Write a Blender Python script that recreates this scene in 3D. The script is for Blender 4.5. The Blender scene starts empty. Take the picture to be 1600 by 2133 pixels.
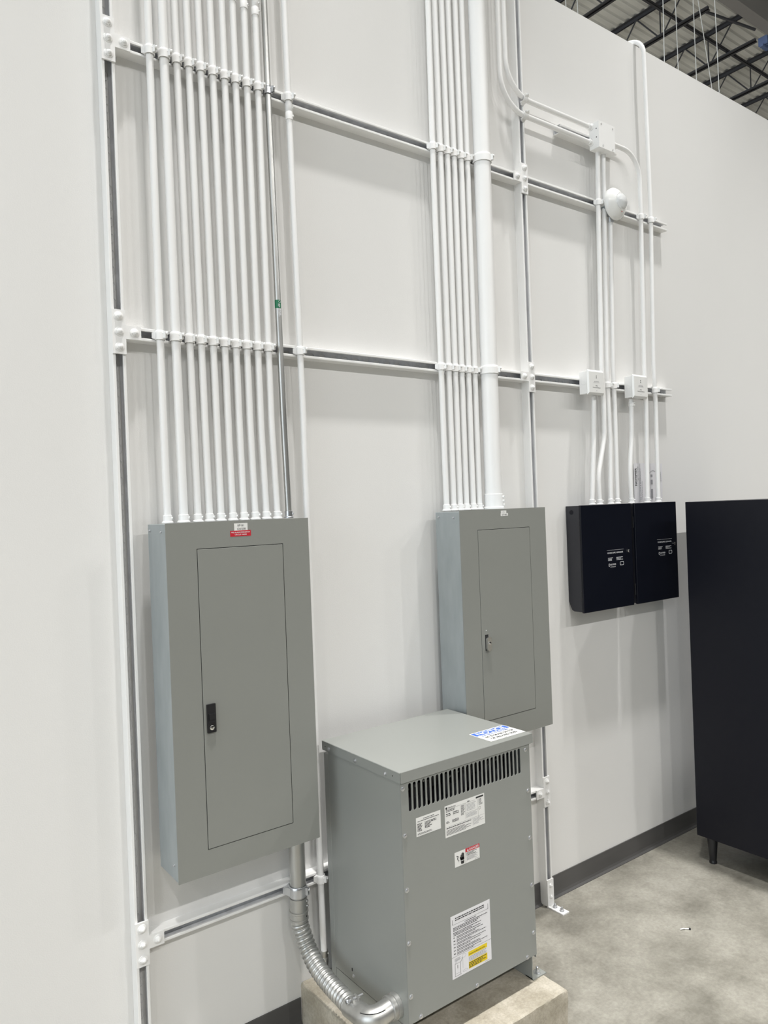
import bpy, math, random
from mathutils import Vector, Matrix

# ------------------------------------------------------------------ camera, world, lights
SC = bpy.context.scene
COL = SC.collection

cam_d = bpy.data.cameras.new('camera')
cam = bpy.data.objects.new('camera', cam_d)
COL.objects.link(cam)
SC.camera = cam
F_PX = 1562.191
cam_d.sensor_fit = 'HORIZONTAL'
cam_d.sensor_width = 36.0
cam_d.lens = 36.0 * F_PX / 1600.0
cam_d.clip_start = 0.02
cam_d.clip_end = 200
YAW, PITCH, ROLL = map(math.radians, (36.5821, -0.1783, -2.1395))
_f = Vector((math.sin(YAW) * math.cos(PITCH), math.cos(YAW) * math.cos(PITCH), math.sin(PITCH)))
_r0 = Vector((math.cos(YAW), -math.sin(YAW), 0))
_u0 = _r0.cross(_f)
_r = math.cos(ROLL) * _r0 + math.sin(ROLL) * _u0
_u = -math.sin(ROLL) * _r0 + math.cos(ROLL) * _u0
_m = Matrix((_r, _u, -_f)).transposed().to_4x4()
_m.translation = Vector((-0.7409, -2.3808, 1.8428))
cam.matrix_world = _m

SC.view_settings.view_transform = 'Standard'
SC.view_settings.look = 'None'
SC.view_settings.gamma = 1.0
SC.view_settings.use_curve_mapping = False
SC.view_settings.exposure = -0.29

WORLD_LEFT, WORLD_RIGHT = 4.8, 0.0
world = bpy.data.worlds.new('world')
SC.world = world
world.use_nodes = True
_wt = world.node_tree
_bg = _wt.nodes['Background']
# the open hall around: daylight and far lamps, stronger from the left end of the building
_tc = _wt.nodes.new('ShaderNodeTexCoord')
_sx = _wt.nodes.new('ShaderNodeSeparateXYZ')
_wt.links.new(_tc.outputs['Generated'], _sx.inputs[0])
_mr = _wt.nodes.new('ShaderNodeMapRange')
_mr.inputs['From Min'].default_value = -1.0
_mr.inputs['From Max'].default_value = -0.62
_mr.inputs['To Min'].default_value = WORLD_LEFT
_mr.inputs['To Max'].default_value = WORLD_RIGHT
_wt.links.new(_sx.outputs['X'], _mr.inputs['Value'])
_wt.links.new(_mr.outputs['Result'], _bg.inputs['Strength'])
_bg.inputs[0].default_value = (0.86, 0.94, 1.0, 1)

# rows of linear high bay lamps over the hall: x, y, watts
LAMP_Z = 9.1
# x, y, watts, beam angle: wide lamps over the hall, added narrow ones along the wall
LAMPS = [(x, -10.0, w, 165.0) for x, w in ((-8.0, 330.0), (-3.6, 310.0), (0.5, 320.0), (4.5, 350.0), (8.7, 400.0), (12.9, 460.0))]
LAMPS += [(x, -20.0, 90.0, 165.0) for x in (-7.0, 0.0, 7.0, 14.0)]
LAMPS += [(x, -1.3, 50.0, 44.0) for x in (-4.5, -2.0, 0.5, 3.0, 5.5)]  # unseen row added to brighten the floor and the transformer top
LAMPS += [(x, 6.0, 640.0, 120.0) for x in (2.0, 8.0, 14.0)]
LAMP_COLOR = (1.0, 0.985, 0.965)

# ------------------------------------------------------------------ materials
MATS = {}


def srgb(r, g, b):
    def c(x):
        x /= 255.0
        return x / 12.92 if x <= 0.04045 else ((x + 0.055) / 1.055) ** 2.4
    return (c(r), c(g), c(b), 1.0)


def material(name, color, rough=0.5, metal=0.0, var=0.0, var_scale=(3, 3, 3), bump=0.0, bump_scale=200.0, detail=3.0,
             color2=None, spec=0.5, coat=0.0):
    m = bpy.data.materials.new(name)
    m.use_nodes = True
    nt = m.node_tree
    b = nt.nodes['Principled BSDF']
    b.inputs['Base Color'].default_value = color
    b.inputs['Roughness'].default_value = rough
    b.inputs['Metallic'].default_value = metal
    b.inputs['Specular IOR Level'].default_value = spec
    b.inputs['Coat Weight'].default_value = coat
    tc = nt.nodes.new('ShaderNodeTexCoord')
    if var > 0 or color2:
        mp = nt.nodes.new('ShaderNodeMapping')
        mp.inputs['Scale'].default_value = var_scale
        nt.links.new(tc.outputs['Object'], mp.inputs['Vector'])
        n = nt.nodes.new('ShaderNodeTexNoise')
        n.inputs['Scale'].default_value = 1.0
        n.inputs['Detail'].default_value = detail
        nt.links.new(mp.outputs['Vector'], n.inputs['Vector'])
        rp = nt.nodes.new('ShaderNodeValToRGB')
        rp.color_ramp.elements[0].position = 0.3
        rp.color_ramp.elements[1].position = 0.7
        if color2:
            rp.color_ramp.elements[0].color = color
            rp.color_ramp.elements[1].color = color2
        else:
            rp.color_ramp.elements[0].color = tuple(c * (1 - var) for c in color[:3]) + (1,)
            rp.color_ramp.elements[1].color = tuple(min(1, c * (1 + var)) for c in color[:3]) + (1,)
        nt.links.new(n.outputs['Fac'], rp.inputs['Fac'])
        nt.links.new(rp.outputs['Color'], b.inputs['Base Color'])
    if bump > 0:
        n2 = nt.nodes.new('ShaderNodeTexNoise')
        n2.inputs['Scale'].default_value = bump_scale
        n2.inputs['Detail'].default_value = 2.0
        nt.links.new(tc.outputs['Object'], n2.inputs['Vector'])
        bp = nt.nodes.new('ShaderNodeBump')
        bp.inputs['Strength'].default_value = bump
        bp.inputs['Distance'].default_value = 0.002
        nt.links.new(n2.outputs['Fac'], bp.inputs['Height'])
        nt.links.new(bp.outputs['Normal'], b.inputs['Normal'])
    MATS[name] = m
    return m


def concrete(name, dark, mid, light, rough, fine=60.0, scale=1.0):
    m = bpy.data.materials.new(name)
    m.use_nodes = True
    nt = m.node_tree
    b = nt.nodes['Principled BSDF']
    b.inputs['Roughness'].default_value = rough
    tc = nt.nodes.new('ShaderNodeTexCoord')

    def noise(s, d, r=0.6, dist=0.0):
        n = nt.nodes.new('ShaderNodeTexNoise')
        n.inputs['Scale'].default_value = s * scale
        n.inputs['Detail'].default_value = d
        n.inputs['Roughness'].default_value = r
        n.inputs['Distortion'].default_value = dist
        nt.links.new(tc.outputs['Object'], n.inputs['Vector'])
        return n
    n1 = noise(2.6, 8, 0.68, 0.15)
    rp = nt.nodes.new('ShaderNodeValToRGB')
    e = rp.color_ramp.elements
    e[0].position, e[0].color = 0.37, dark
    e[1].position, e[1].color = 0.63, light
    k = e.new(0.5)
    k.color = mid
    nt.links.new(n1.outputs['Fac'], rp.inputs['Fac'])
    n2 = noise(fine, 5, 0.7)
    rp2 = nt.nodes.new('ShaderNodeValToRGB')
    rp2.color_ramp.elements[0].position, rp2.color_ramp.elements[0].color = 0.3, (0.8, 0.8, 0.8, 1)
    rp2.color_ramp.elements[1].position, rp2.color_ramp.elements[1].color = 0.65, (1.08, 1.08, 1.08, 1)
    nt.links.new(n2.outputs['Fac'], rp2.inputs['Fac'])
    mx = nt.nodes.new('ShaderNodeMix')
    mx.data_type = 'RGBA'
    mx.blend_type = 'MULTIPLY'
    mx.inputs[0].default_value = 1.0
    nt.links.new(rp.outputs['Color'], mx.inputs[6])
    nt.links.new(rp2.outputs['Color'], mx.inputs[7])
    nt.links.new(mx.outputs[2], b.inputs['Base Color'])
    bp = nt.nodes.new('ShaderNodeBump')
    bp.inputs['Strength'].default_value = 0.25
    bp.inputs['Distance'].default_value = 0.004
    nt.links.new(n2.outputs['Fac'], bp.inputs['Height'])
    nt.links.new(bp.outputs['Normal'], b.inputs['Normal'])
    MATS[name] = m
    return m


def galvanised(name, c1, c2, rough, metal, scale):
    return material(name, c1, rough, metal, color2=c2, var_scale=scale, detail=6, bump=0.03, bump_scale=120)


WALL = material('wall_paint', (0.795, 0.79, 0.775, 1), 0.55, var=0.012, var_scale=(1.2, 1.2, 0.6), bump=0.12, bump_scale=260)
WHITE = material('white_paint', (0.88, 0.878, 0.868, 1), 0.34, var=0.02, var_scale=(9, 9, 3), bump=0.05, bump_scale=150)
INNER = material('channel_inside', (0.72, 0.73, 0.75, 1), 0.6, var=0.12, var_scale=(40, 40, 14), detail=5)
GREY = material('grey_enamel', (0.250, 0.257, 0.238, 1), 0.42, var=0.02, var_scale=(2, 2, 2), bump=0.05, bump_scale=420)
GREYB = material('transformer_enamel', (0.272, 0.282, 0.266, 1), 0.32, var=0.02, var_scale=(2, 2, 2), bump=0.05, bump_scale=420)
GALV = galvanised('galvanised_sheet', (0.33, 0.365, 0.375, 1), (0.39, 0.425, 0.435, 1), 0.42, 0.25, (9, 22, 7))
ZINC = galvanised('zinc_plating', (0.52, 0.53, 0.55, 1), (0.70, 0.71, 0.73, 1), 0.28, 0.9, (20, 20, 6))
STEEL = galvanised('galvanised_tube', (0.42, 0.42, 0.41, 1), (0.60, 0.60, 0.58, 1), 0.36, 0.85, (25, 25, 4))
CHROME = material('chrome', (0.75, 0.75, 0.74, 1), 0.16, 1.0)
BLACK = material('black_powder_coat', (0.0050, 0.0055, 0.0105, 1), 0.34, bump=0.25, bump_scale=900, spec=0.28)
BLACKS = material('black_box_enamel', (0.0045, 0.0055, 0.0105, 1), 0.30, bump=0.1, bump_scale=700, spec=0.30)
BLACKS_LIT = material('black_enamel_lit_side', (0.022, 0.023, 0.030, 1), 0.38)  # black box enamel, lightened to paint in reflected light from the left
PLASTIC = material('black_plastic', (0.012, 0.012, 0.014, 1), 0.35)
DARK = material('dark_cavity', (0.010, 0.010, 0.012, 1), 0.7)
CORE = material('copper_and_varnish', (0.03, 0.03, 0.034, 1), 0.4, var=0.6, var_scale=(30, 30, 30))
RUBBER = material('grey_rubber_base', (0.085, 0.083, 0.082, 1), 0.42, var=0.08, var_scale=(4, 4, 20))
STICKER = material('white_label', (0.80, 0.80, 0.78, 1), 0.35)
PINKISH = material('white_paper', (0.78, 0.775, 0.80, 1), 0.5)
INK = material('black_ink', (0.02, 0.02, 0.022, 1), 0.5)
INKG = material('grey_ink', (0.32, 0.32, 0.34, 1), 0.5)
INKW = material('white_ink', (0.75, 0.76, 0.78, 1), 0.45)
RED = material('red_label', (0.56, 0.022, 0.040, 1), 0.35)
BLUE = material('blue_label', (0.045, 0.15, 0.60, 1), 0.35)
YELLOW = material('yellow_label', (0.80, 0.60, 0.010, 1), 0.4)
GREEN = material('green_label', (0.0, 0.165, 0.07, 1), 0.4)
IVORY = material('white_plastic', (0.84, 0.84, 0.82, 1), 0.25, coat=0.3)
LENS = material('clear_lens', (0.72, 0.73, 0.73, 1), 0.12)
JOIST = material('dark_steel_primer', (0.050, 0.050, 0.056, 1), 0.55)
GIRD = material('grey_steel_primer', (0.26, 0.25, 0.245, 1), 0.5)
DECK = material('roof_deck_paint', (0.70, 0.695, 0.66, 1), 0.5, var=0.10, var_scale=(0.5, 3, 1))
WIRE = material('white_wire', (0.85, 0.85, 0.83, 1), 0.4)
BLUEST = material('blue_clamp', (0.12, 0.17, 0.32, 1), 0.4)
FLOOR = concrete('floor_concrete', (0.185, 0.175, 0.147, 1), (0.275, 0.262, 0.224, 1), (0.36, 0.345, 0.30, 1), 0.36)
PAD = concrete('pad_concrete', (0.34, 0.305, 0.235, 1), (0.43, 0.39, 0.315, 1), (0.54, 0.50, 0.42, 1), 0.8, fine=45, scale=2.5)

# ------------------------------------------------------------------ mesh helpers
X, Y, Z = Vector((1, 0, 0)), Vector((0, 1, 0)), Vector((0, 0, 1))


class Frame:
    """origin plus right (u), up (v) and outward (n) axes of a flat face"""
    def __init__(self, o, u=X, v=Z):
        self.o, self.u, self.v = Vector(o), Vector(u).normalized(), Vector(v).normalized()
        self.n = self.u.cross(self.v)

    def __call__(self, a, b, c=0.0):
        return self.o + self.u * a + self.v * b + self.n * c


FRONT = Frame((0, 0, 0))


class MB:
    def __init__(self):
        self.v, self.f, self.mi, self.mats = [], [], [], []

    def add(self, verts, faces, mat):
        if mat not in self.mats:
            self.mats.append(mat)
        k, b = self.mats.index(mat), len(self.v)
        self.v += [Vector(p) for p in verts]
        for f in faces:
            self.f.append([b + i for i in f])
            self.mi.append(k)
        return self

    def box(self, x0, x1, y0, y1, z0, z1, mat):
        v = [(x, y, z) for x in (x0, x1) for y in (y0, y1) for z in (z0, z1)]
        return self.add(v, [(0, 1, 3, 2), (4, 6, 7, 5), (0, 4, 5, 1), (2, 3, 7, 6), (0, 2, 6, 4), (1, 5, 7, 3)], mat)

    def prism(self, poly, place, w0, w1, mat, caps=True, mats=None):
        """poly: 2-D outline; place(a, b, w) -> point; swept from w0 to w1"""
        n = len(poly)
        v = [place(a, b, w0) for a, b in poly] + [place(a, b, w1) for a, b in poly]
        for i in range(n):
            j = (i + 1) % n
            m = mats[i] if mats and mats[i] else mat
            self.add([v[i], v[j], v[n + j], v[n + i]], [(0, 1, 2, 3)], m)
        if caps:
            self.add(v[:n], [list(range(n))[::-1]], mat)
            self.add(v[n:], [list(range(n))], mat)
        return self

    def tube(self, pts, r, mat, seg=16, cap=True):
        pts = [Vector(p) for p in pts]
        rs = r if isinstance(r, (list, tuple)) else [r] * len(pts)
        t = (pts[1] - pts[0]).normalized()
        a = t.orthogonal().normalized()
        if abs(t.z) > 0.9:
            a = (X - t * X.dot(t)).normalized()
        rings, prev = [], t
        for i, p in enumerate(pts):
            d0 = (pts[i] - pts[i - 1]).normalized() if i > 0 and (pts[i] - pts[i - 1]).length > 1e-9 else None
            d1 = (pts[i + 1] - pts[i]).normalized() if i < len(pts) - 1 and (pts[i + 1] - pts[i]).length > 1e-9 else None
            t = ((d0 or d1 or prev) + (d1 or d0 or prev)).normalized()
            q = prev.rotation_difference(t)
            a = (q @ a)
            a = (a - t * a.dot(t)).normalized()
            prev = t
            b = t.cross(a)
            rings.append([p + (a * math.cos(2 * math.pi * k / seg) + b * math.sin(2 * math.pi * k / seg)) * rs[i] for k in range(seg)])
        v = [p for ring in rings for p in ring]
        f = []
        for i in range(len(pts) - 1):
            for k in range(seg):
                l = (k + 1) % seg
                f.append((i * seg + k, i * seg + l, (i + 1) * seg + l, (i + 1) * seg + k))
        if cap:
            f.append(list(range(seg))[::-1])
            f.append([(len(pts) - 1) * seg + k for k in range(seg)])
        return self.add(v, f, mat)

    def cyl(self, p0, p1, r, mat, r1=None, seg=16):
        return self.tube([p0, p1], [r, r if r1 is None else r1], mat, seg)

    def lathe(self, prof, o, axis, mat, seg=24, cap=True):
        """prof: (radius, height) pairs along the axis from o"""
        o, axis = Vector(o), Vector(axis).normalized()
        return self.tube_profile([(o + axis * h, r) for r, h in prof], axis, mat, seg, cap)

    def tube_profile(self, pr, axis, mat, seg, cap):
        a = axis.orthogonal().normalized()
        b = axis.cross(a)
        v = [p + (a * math.cos(2 * math.pi * k / seg) + b * math.sin(2 * math.pi * k / seg)) * max(r, 1e-5) for p, r in pr for k in range(seg)]
        f = [(i * seg + k, i * seg + (k + 1) % seg, (i + 1) * seg + (k + 1) % seg, (i + 1) * seg + k) for i in range(len(pr) - 1) for k in range(seg)]
        if cap:
            f.append(list(range(seg))[::-1])
            f.append([(len(pr) - 1) * seg + k for k in range(seg)])
        return self.add(v, f, mat)

    def plate(self, fr, outer, holes, depth, mat, off=0.0, side=None):
        """flat plate with holes in frame fr: outlines are (u, v) lists, thickness runs from off (outer face) inwards"""
        cu = bpy.data.curves.new('tmp', 'CURVE')
        cu.dimensions = '2D'
        cu.fill_mode = 'BOTH'
        cu.extrude = depth / 2
        for poly in [outer] + holes:
            sp = cu.splines.new('POLY')
            sp.points.add(len(poly) - 1)
            for q, (a, b) in zip(sp.points, poly):
                q.co = (a, b, 0, 1)
            sp.use_cyclic_u = True
        ob = bpy.data.objects.new('tmp', cu)
        me = bpy.data.meshes.new_from_object(ob)
        self.add([fr(p.co.x, p.co.y, p.co.z - depth / 2 + off) for p in me.vertices], [list(p.vertices) for p in me.polygons], mat)
        bpy.data.meshes.remove(me)
        bpy.data.objects.remove(ob)
        bpy.data.curves.remove(cu)
        return self

    def rect(self, fr, a0, b0, a1, b1, mat, lift):
        return self.add([fr(a0, b0, lift), fr(a1, b0, lift), fr(a1, b1, lift), fr(a0, b1, lift)], [(0, 1, 2, 3)], mat)

    def text(self, fr, s, a, b, size, mat, lift=0.0006, align='LEFT', sx=1.0, bold=0.0):
        vs, fs = text_mesh(s, align, bold)
        return self.add([fr(a + x * size * sx, b + y * size, lift) for x, y in vs], fs, mat)

    def words(self, fr, a0, b0, a1, b1, rows, mat, seed=1, fill=0.55, lift=0.0006, ragged=0.35, indent=0.0):
        """rows of small dark word shapes, for print too fine to read"""
        rnd = random.Random(seed)
        h = (b1 - b0) / rows
        for r in range(rows):
            y = b1 - (r + 1) * h + h * (1 - fill) / 2
            x = a0 + (indent if r % 3 else 0)
            end = a1 - (a1 - a0) * ragged * rnd.random()
            while x < end:
                w = min(h * fill * rnd.uniform(0.9, 4.2), end - x)
                if w < h * 0.25:
                    break
                self.rect(fr, x, y, x + w, y + h * fill, mat, lift)
                x += w + h * fill * 0.6
        return self

    def build(self, name, parent=None, smooth=None, bevel=0.0, segments=2, root=None):
        o = Vector((0, 0, 0))
        p = parent
        while p is not None:
            o = o + Vector(p.location)
            p = p.parent
        me = bpy.data.meshes.new(name)
        me.from_pydata([tuple(v - o) for v in self.v], [], self.f)
        for m in self.mats:
            me.materials.append(m)
        for i, p in enumerate(me.polygons):
            p.material_index = self.mi[i]
            p.use_smooth = smooth is not None
        me.validate()
        me.update()
        if smooth is not None:
            me.set_sharp_from_angle(angle=math.radians(smooth))
        ob = bpy.data.objects.new(name, me)
        COL.objects.link(ob)
        if parent is not None:
            ob.parent = parent
        if bevel > 0:
            bv = ob.modifiers.new('edge', 'BEVEL')
            bv.width = bevel
            bv.segments = segments
            bv.limit_method = 'ANGLE'
            bv.angle_limit = math.radians(50)
        return ob


_TEXT = {}


def text_mesh(s, align, bold):
    key = (s, align, bold)
    if key not in _TEXT:
        cu = bpy.data.curves.new('tmp', 'FONT')
        cu.body = s
        cu.size = 1.0
        cu.align_x = align
        cu.resolution_u = 3
        cu.offset = bold
        ob = bpy.data.objects.new('tmp', cu)
        me = bpy.data.meshes.new_from_object(ob)
        _TEXT[key] = ([(v.co.x, v.co.y) for v in me.vertices], [list(p.vertices) for p in me.polygons])
        bpy.data.meshes.remove(me)
        bpy.data.objects.remove(ob)
        bpy.data.curves.remove(cu)
    return _TEXT[key]


def fillet(pts, rads, n=9):
    """polyline with rounded corners; rads: radius for each inner point"""
    P = [Vector(p) for p in pts]
    out = [P[0]]
    for i in range(1, len(P) - 1):
        a, b = (P[i - 1] - P[i]), (P[i + 1] - P[i])
        la, lb = a.length, b.length
        a.normalize()
        b.normalize()
        ang = a.angle(b)
        r = rads[i - 1] if isinstance(rads, (list, tuple)) else rads
        d = min(r / math.tan(ang / 2), la * 0.49, lb * 0.49)
        rr = d * math.tan(ang / 2)
        c = P[i] + (a + b).normalized() * (rr / math.sin(ang / 2))
        s, e = P[i] + a * d - c, P[i] + b * d - c
        tot = s.angle(e)
        ax = s.cross(e).normalized()
        for k in range(n + 1):
            out.append(c + Matrix.Rotation(tot * k / n, 3, ax) @ s)
    out.append(P[-1])
    return out


def obround(cx, cy, w, h, n=6):
    """tall rounded slot outline"""
    r = w / 2
    q = []
    for k in range(n + 1):
        t = math.pi * k / n
        q.append((cx + r * math.cos(t), cy + h / 2 - r + r * math.sin(t)))
    for k in range(n + 1):
        t = math.pi + math.pi * k / n
        q.append((cx + r * math.cos(t), cy - h / 2 + r + r * math.sin(t)))
    return q


def tag(o, label, cat, group=None, kind=None):
    o['label'] = label
    o['category'] = cat
    if group:
        o['group'] = group
    if kind:
        o['kind'] = kind
    return o


def thing(name, loc, label, cat, group=None, kind=None):
    o = bpy.data.objects.new(name, None)
    o.empty_display_size = 0.05
    o.location = loc
    COL.objects.link(o)
    return tag(o, label, cat, group, kind)


def structure(o, label=None):
    o['kind'] = 'structure'
    if label:
        o['label'] = label
    return o


# ------------------------------------------------------------------ the hall
WALL_TOP = 4.283
b = MB()
b.box(-9, 26, 0, 0.16, 0, WALL_TOP, WALL)
structure(b.build('wall_back'), 'long off-white partition wall that stops below the roof')
b = MB()
b.add([(-16, -26, 0), (30, -26, 0), (30, 18, 0), (-16, 18, 0)], [(0, 1, 2, 3)], FLOOR)
structure(b.build('floor'), 'mottled bare concrete floor')

# corrugated roof deck, ribs running along the wall
b = MB()
DZ, PIT = 10.28, 0.1524
prof, y = [], -26.0
while y < 18:
    prof += [(y, DZ), (y + 0.045, DZ), (y + 0.062, DZ + 0.038), (y + 0.135, DZ + 0.038)]
    y += PIT
n = len(prof)
b.add([(-16, p, q) for p, q in prof] + [(30, p, q) for p, q in prof], [(i, i + n, i + n + 1, i + 1) for i in range(n - 1)], DECK)
structure(b.build('ceiling'), 'grey corrugated metal roof deck far above')

# rubber cove base, cut where the pad and the upright channels stand
COVE = [(0, 0), (0.016, 0), (0.016, 0.003), (0.008, 0.010), (0.005, 0.022), (0.0045, 0.1016), (0, 0.1016)]
for nm, x0, x1, lab in (('baseboard_left', -9, -0.0215, None), ('baseboard_middle', 0.0215, 0.570, None),
                        ('baseboard_centre', 1.279, 1.8375, None), ('baseboard_right', 1.8805, 26, None)):
    b = MB()
    b.prism(COVE, lambda d, h, w: Vector((w, -d, h)), x0, x1, RUBBER)
    structure(b.build(nm, smooth=30), 'dark grey rubber cove baseboard')

# ------------------------------------------------------------------ slotted strut channel
SW, SD = 0.02065, 0.0413


def leg_profile(sg):
    q = [(0.02065, 0), (0.02065, 0.0393), (0.0198, 0.0407), (0.0183, 0.0413), (0.0125, 0.0413), (0.0111, 0.0405), (0.0111, 0.0335),
         (0.0135, 0.0335), (0.0135, 0.0386), (0.0179, 0.0386), (0.0179, 0)]
    return [(sg * a, d) for a, d in q]


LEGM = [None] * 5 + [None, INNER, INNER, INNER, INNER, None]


def channel_mesh(axis, c, w0, w1, cut0=False):
    """axis 'z': upright at x = c from z = w0 to w1; axis 'x': rail at z = c from x = w0 to w1; back against the wall"""
    b = MB()
    if axis == 'z':
        place = lambda a, d, w: Vector((c + a, -d, w))
        fr = Frame((c, 0, 0), X, Z)
        out = lambda a, w: (a, w)
        hole = lambda w: obround(0, w, 0.0143, 0.0286)
    else:
        place = lambda a, d, w: Vector((w, -d, c + a))
        fr = Frame((0, 0, c), X, Z)
        out = lambda a, w: (w, a)
        hole = lambda w: [(q[1] + w, q[0]) for q in obround(0, 0, 0.0143, 0.0286)]
    for sg in (-1, 1):
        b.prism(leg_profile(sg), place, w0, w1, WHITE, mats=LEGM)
    holes, w = [], w0 + 0.03
    while w < w1 - 0.02:
        holes.append(hole(w))
        w += 0.0508
    ring = [out(-0.0179, w0), out(0.0179, w0), out(0.0179, w1), out(-0.0179, w1)]
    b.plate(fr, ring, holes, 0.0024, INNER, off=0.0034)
    return b


def hex_bolt(x, y, z, parent, mat=WHITE, name='bolt', k=1.0):
    b = MB()
    o = Vector((x, y, z))
    b.lathe([(0.0143 * k, 0), (0.0143 * k, 0.0014), (0.0130 * k, 0.0022)], o, -Y, mat, 20)
    ang = random.Random(round(x * 977 + z * 3331)).random() * 1.05
    hx = [(0.0100 * k * math.cos(ang + i * math.pi / 3), 0.0100 * k * math.sin(ang + i * math.pi / 3)) for i in range(6)]
    b.prism(hx, lambda a, c, w: o + Vector((a, -w, c)), 0.002, 0.0068 * k, mat)
    b.lathe([(0.0092 * k, 0.0068 * k), (0.0068 * k, 0.0088 * k), (0.0052 * k, 0.0092 * k), (0.005 * k, 0.0122 * k), (0.003 * k, 0.0135 * k)], o, -Y, mat, 12)
    return b.build(name, parent, smooth=40)


def tee_plate(x, z, sg, parent):
    """four-hole tee fitting on the face of an upright, its arm over the rail"""
    b = MB()
    h, a = 0.0685, 0.0682
    q = [(-SW, -h), (SW, -h), (SW, -SW), (a, -SW), (a, SW), (SW, SW), (SW, h), (-SW, h)]
    q = [(sg * u, v) for u, v in q]
    fr = Frame((x, -SD, z))
    b.prism(q, lambda u, v, w: fr(u, v, w), 0.0002, 0.0064, WHITE)
    o = b.build('tee_plate', parent, bevel=0.0009)
    for u, v in ((0, 0.0476), (0, 0), (0, -0.0476), (sg * 0.0476, 0)):
        hex_bolt(x + u, -SD - 0.0064, z + v, o)
    return o


RAILS = (3.3276, 2.4226, 0.5265)
XR = 1.8594
g = 'upright slotted channels on the wall'
left = thing('strut_channel', (0, 0, 0), 'tall white upright slotted channel left of the wide grey panel, at the far left', 'strut channel', g)
channel_mesh('z', 0, 0.002, WALL_TOP - 0.01).build('channel', left, smooth=40)
for z in RAILS:
    tee_plate(0, z, 1, left)
right = thing('strut_channel', (XR, 0, 0), 'tall white upright slotted channel behind the narrow grey panel, its foot bolted down', 'strut channel', g)
channel_mesh('z', XR, 0.006, WALL_TOP - 0.01).build('channel', right, smooth=40)
for z in RAILS:
    tee_plate(XR, z, -1, right)
# angle foot
b = MB()
L = [(0, 0), (0.092, 0), (0.092, 0.006), (0.006, 0.006), (0.006, 0.125), (0, 0.125)]
b.prism(L, lambda d, h, w: Vector((w, -SD - 0.0003 - d, 0.0003 + h)), XR - SW, XR + SW, WHITE)
foot = b.build('foot_bracket', right, bevel=0.0008)
for z in (0.098, 0.046):
    hex_bolt(XR, -SD - 0.0063, z, foot, k=0.8)
for d in (0.028, 0.068):
    b = MB()
    o = Vector((XR, -SD - d, 0.0063))
    b.lathe([(0.011, 0), (0.011, 0.0018), (0.0085, 0.002), (0.0085, 0.009), (0.005, 0.0095), (0.005, 0.018), (0.003, 0.019)], o, Z, ZINC, 10)
    b.build('anchor_bolt', foot, smooth=40)

rl = 'horizontal slotted rails'
for z, x0, x1, lab in (
        (RAILS[0], SW, XR - SW, 'white top rail between the two uprights, carrying the tall conduits near the top edge'),
        (RAILS[0], XR + SW, 2.994, 'white top rail running right from the right upright behind the round smoke detector'),
        (RAILS[1], SW, XR - SW, 'white middle rail between the two uprights, well above both grey panels'),
        (RAILS[1], XR + SW, 2.984, 'white middle rail running right from the right upright behind the two small white modules'),
        (RAILS[2], SW, XR - SW, 'white bottom rail below the wide grey panel, passing behind the transformer'),
        (3.6345, 2.128, 2.565, 'short white rail behind the square junction box, high on the wall')):
    tag(channel_mesh('x', z, x0 + 0.0004, x1 - 0.0004).build('strut_rail', smooth=40), lab, 'strut rail', rl)

# ------------------------------------------------------------------ conduits and their fittings
E34, E1, E25, E2 = 0.0117, 0.0147, 0.0365, 0.0279


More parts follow.
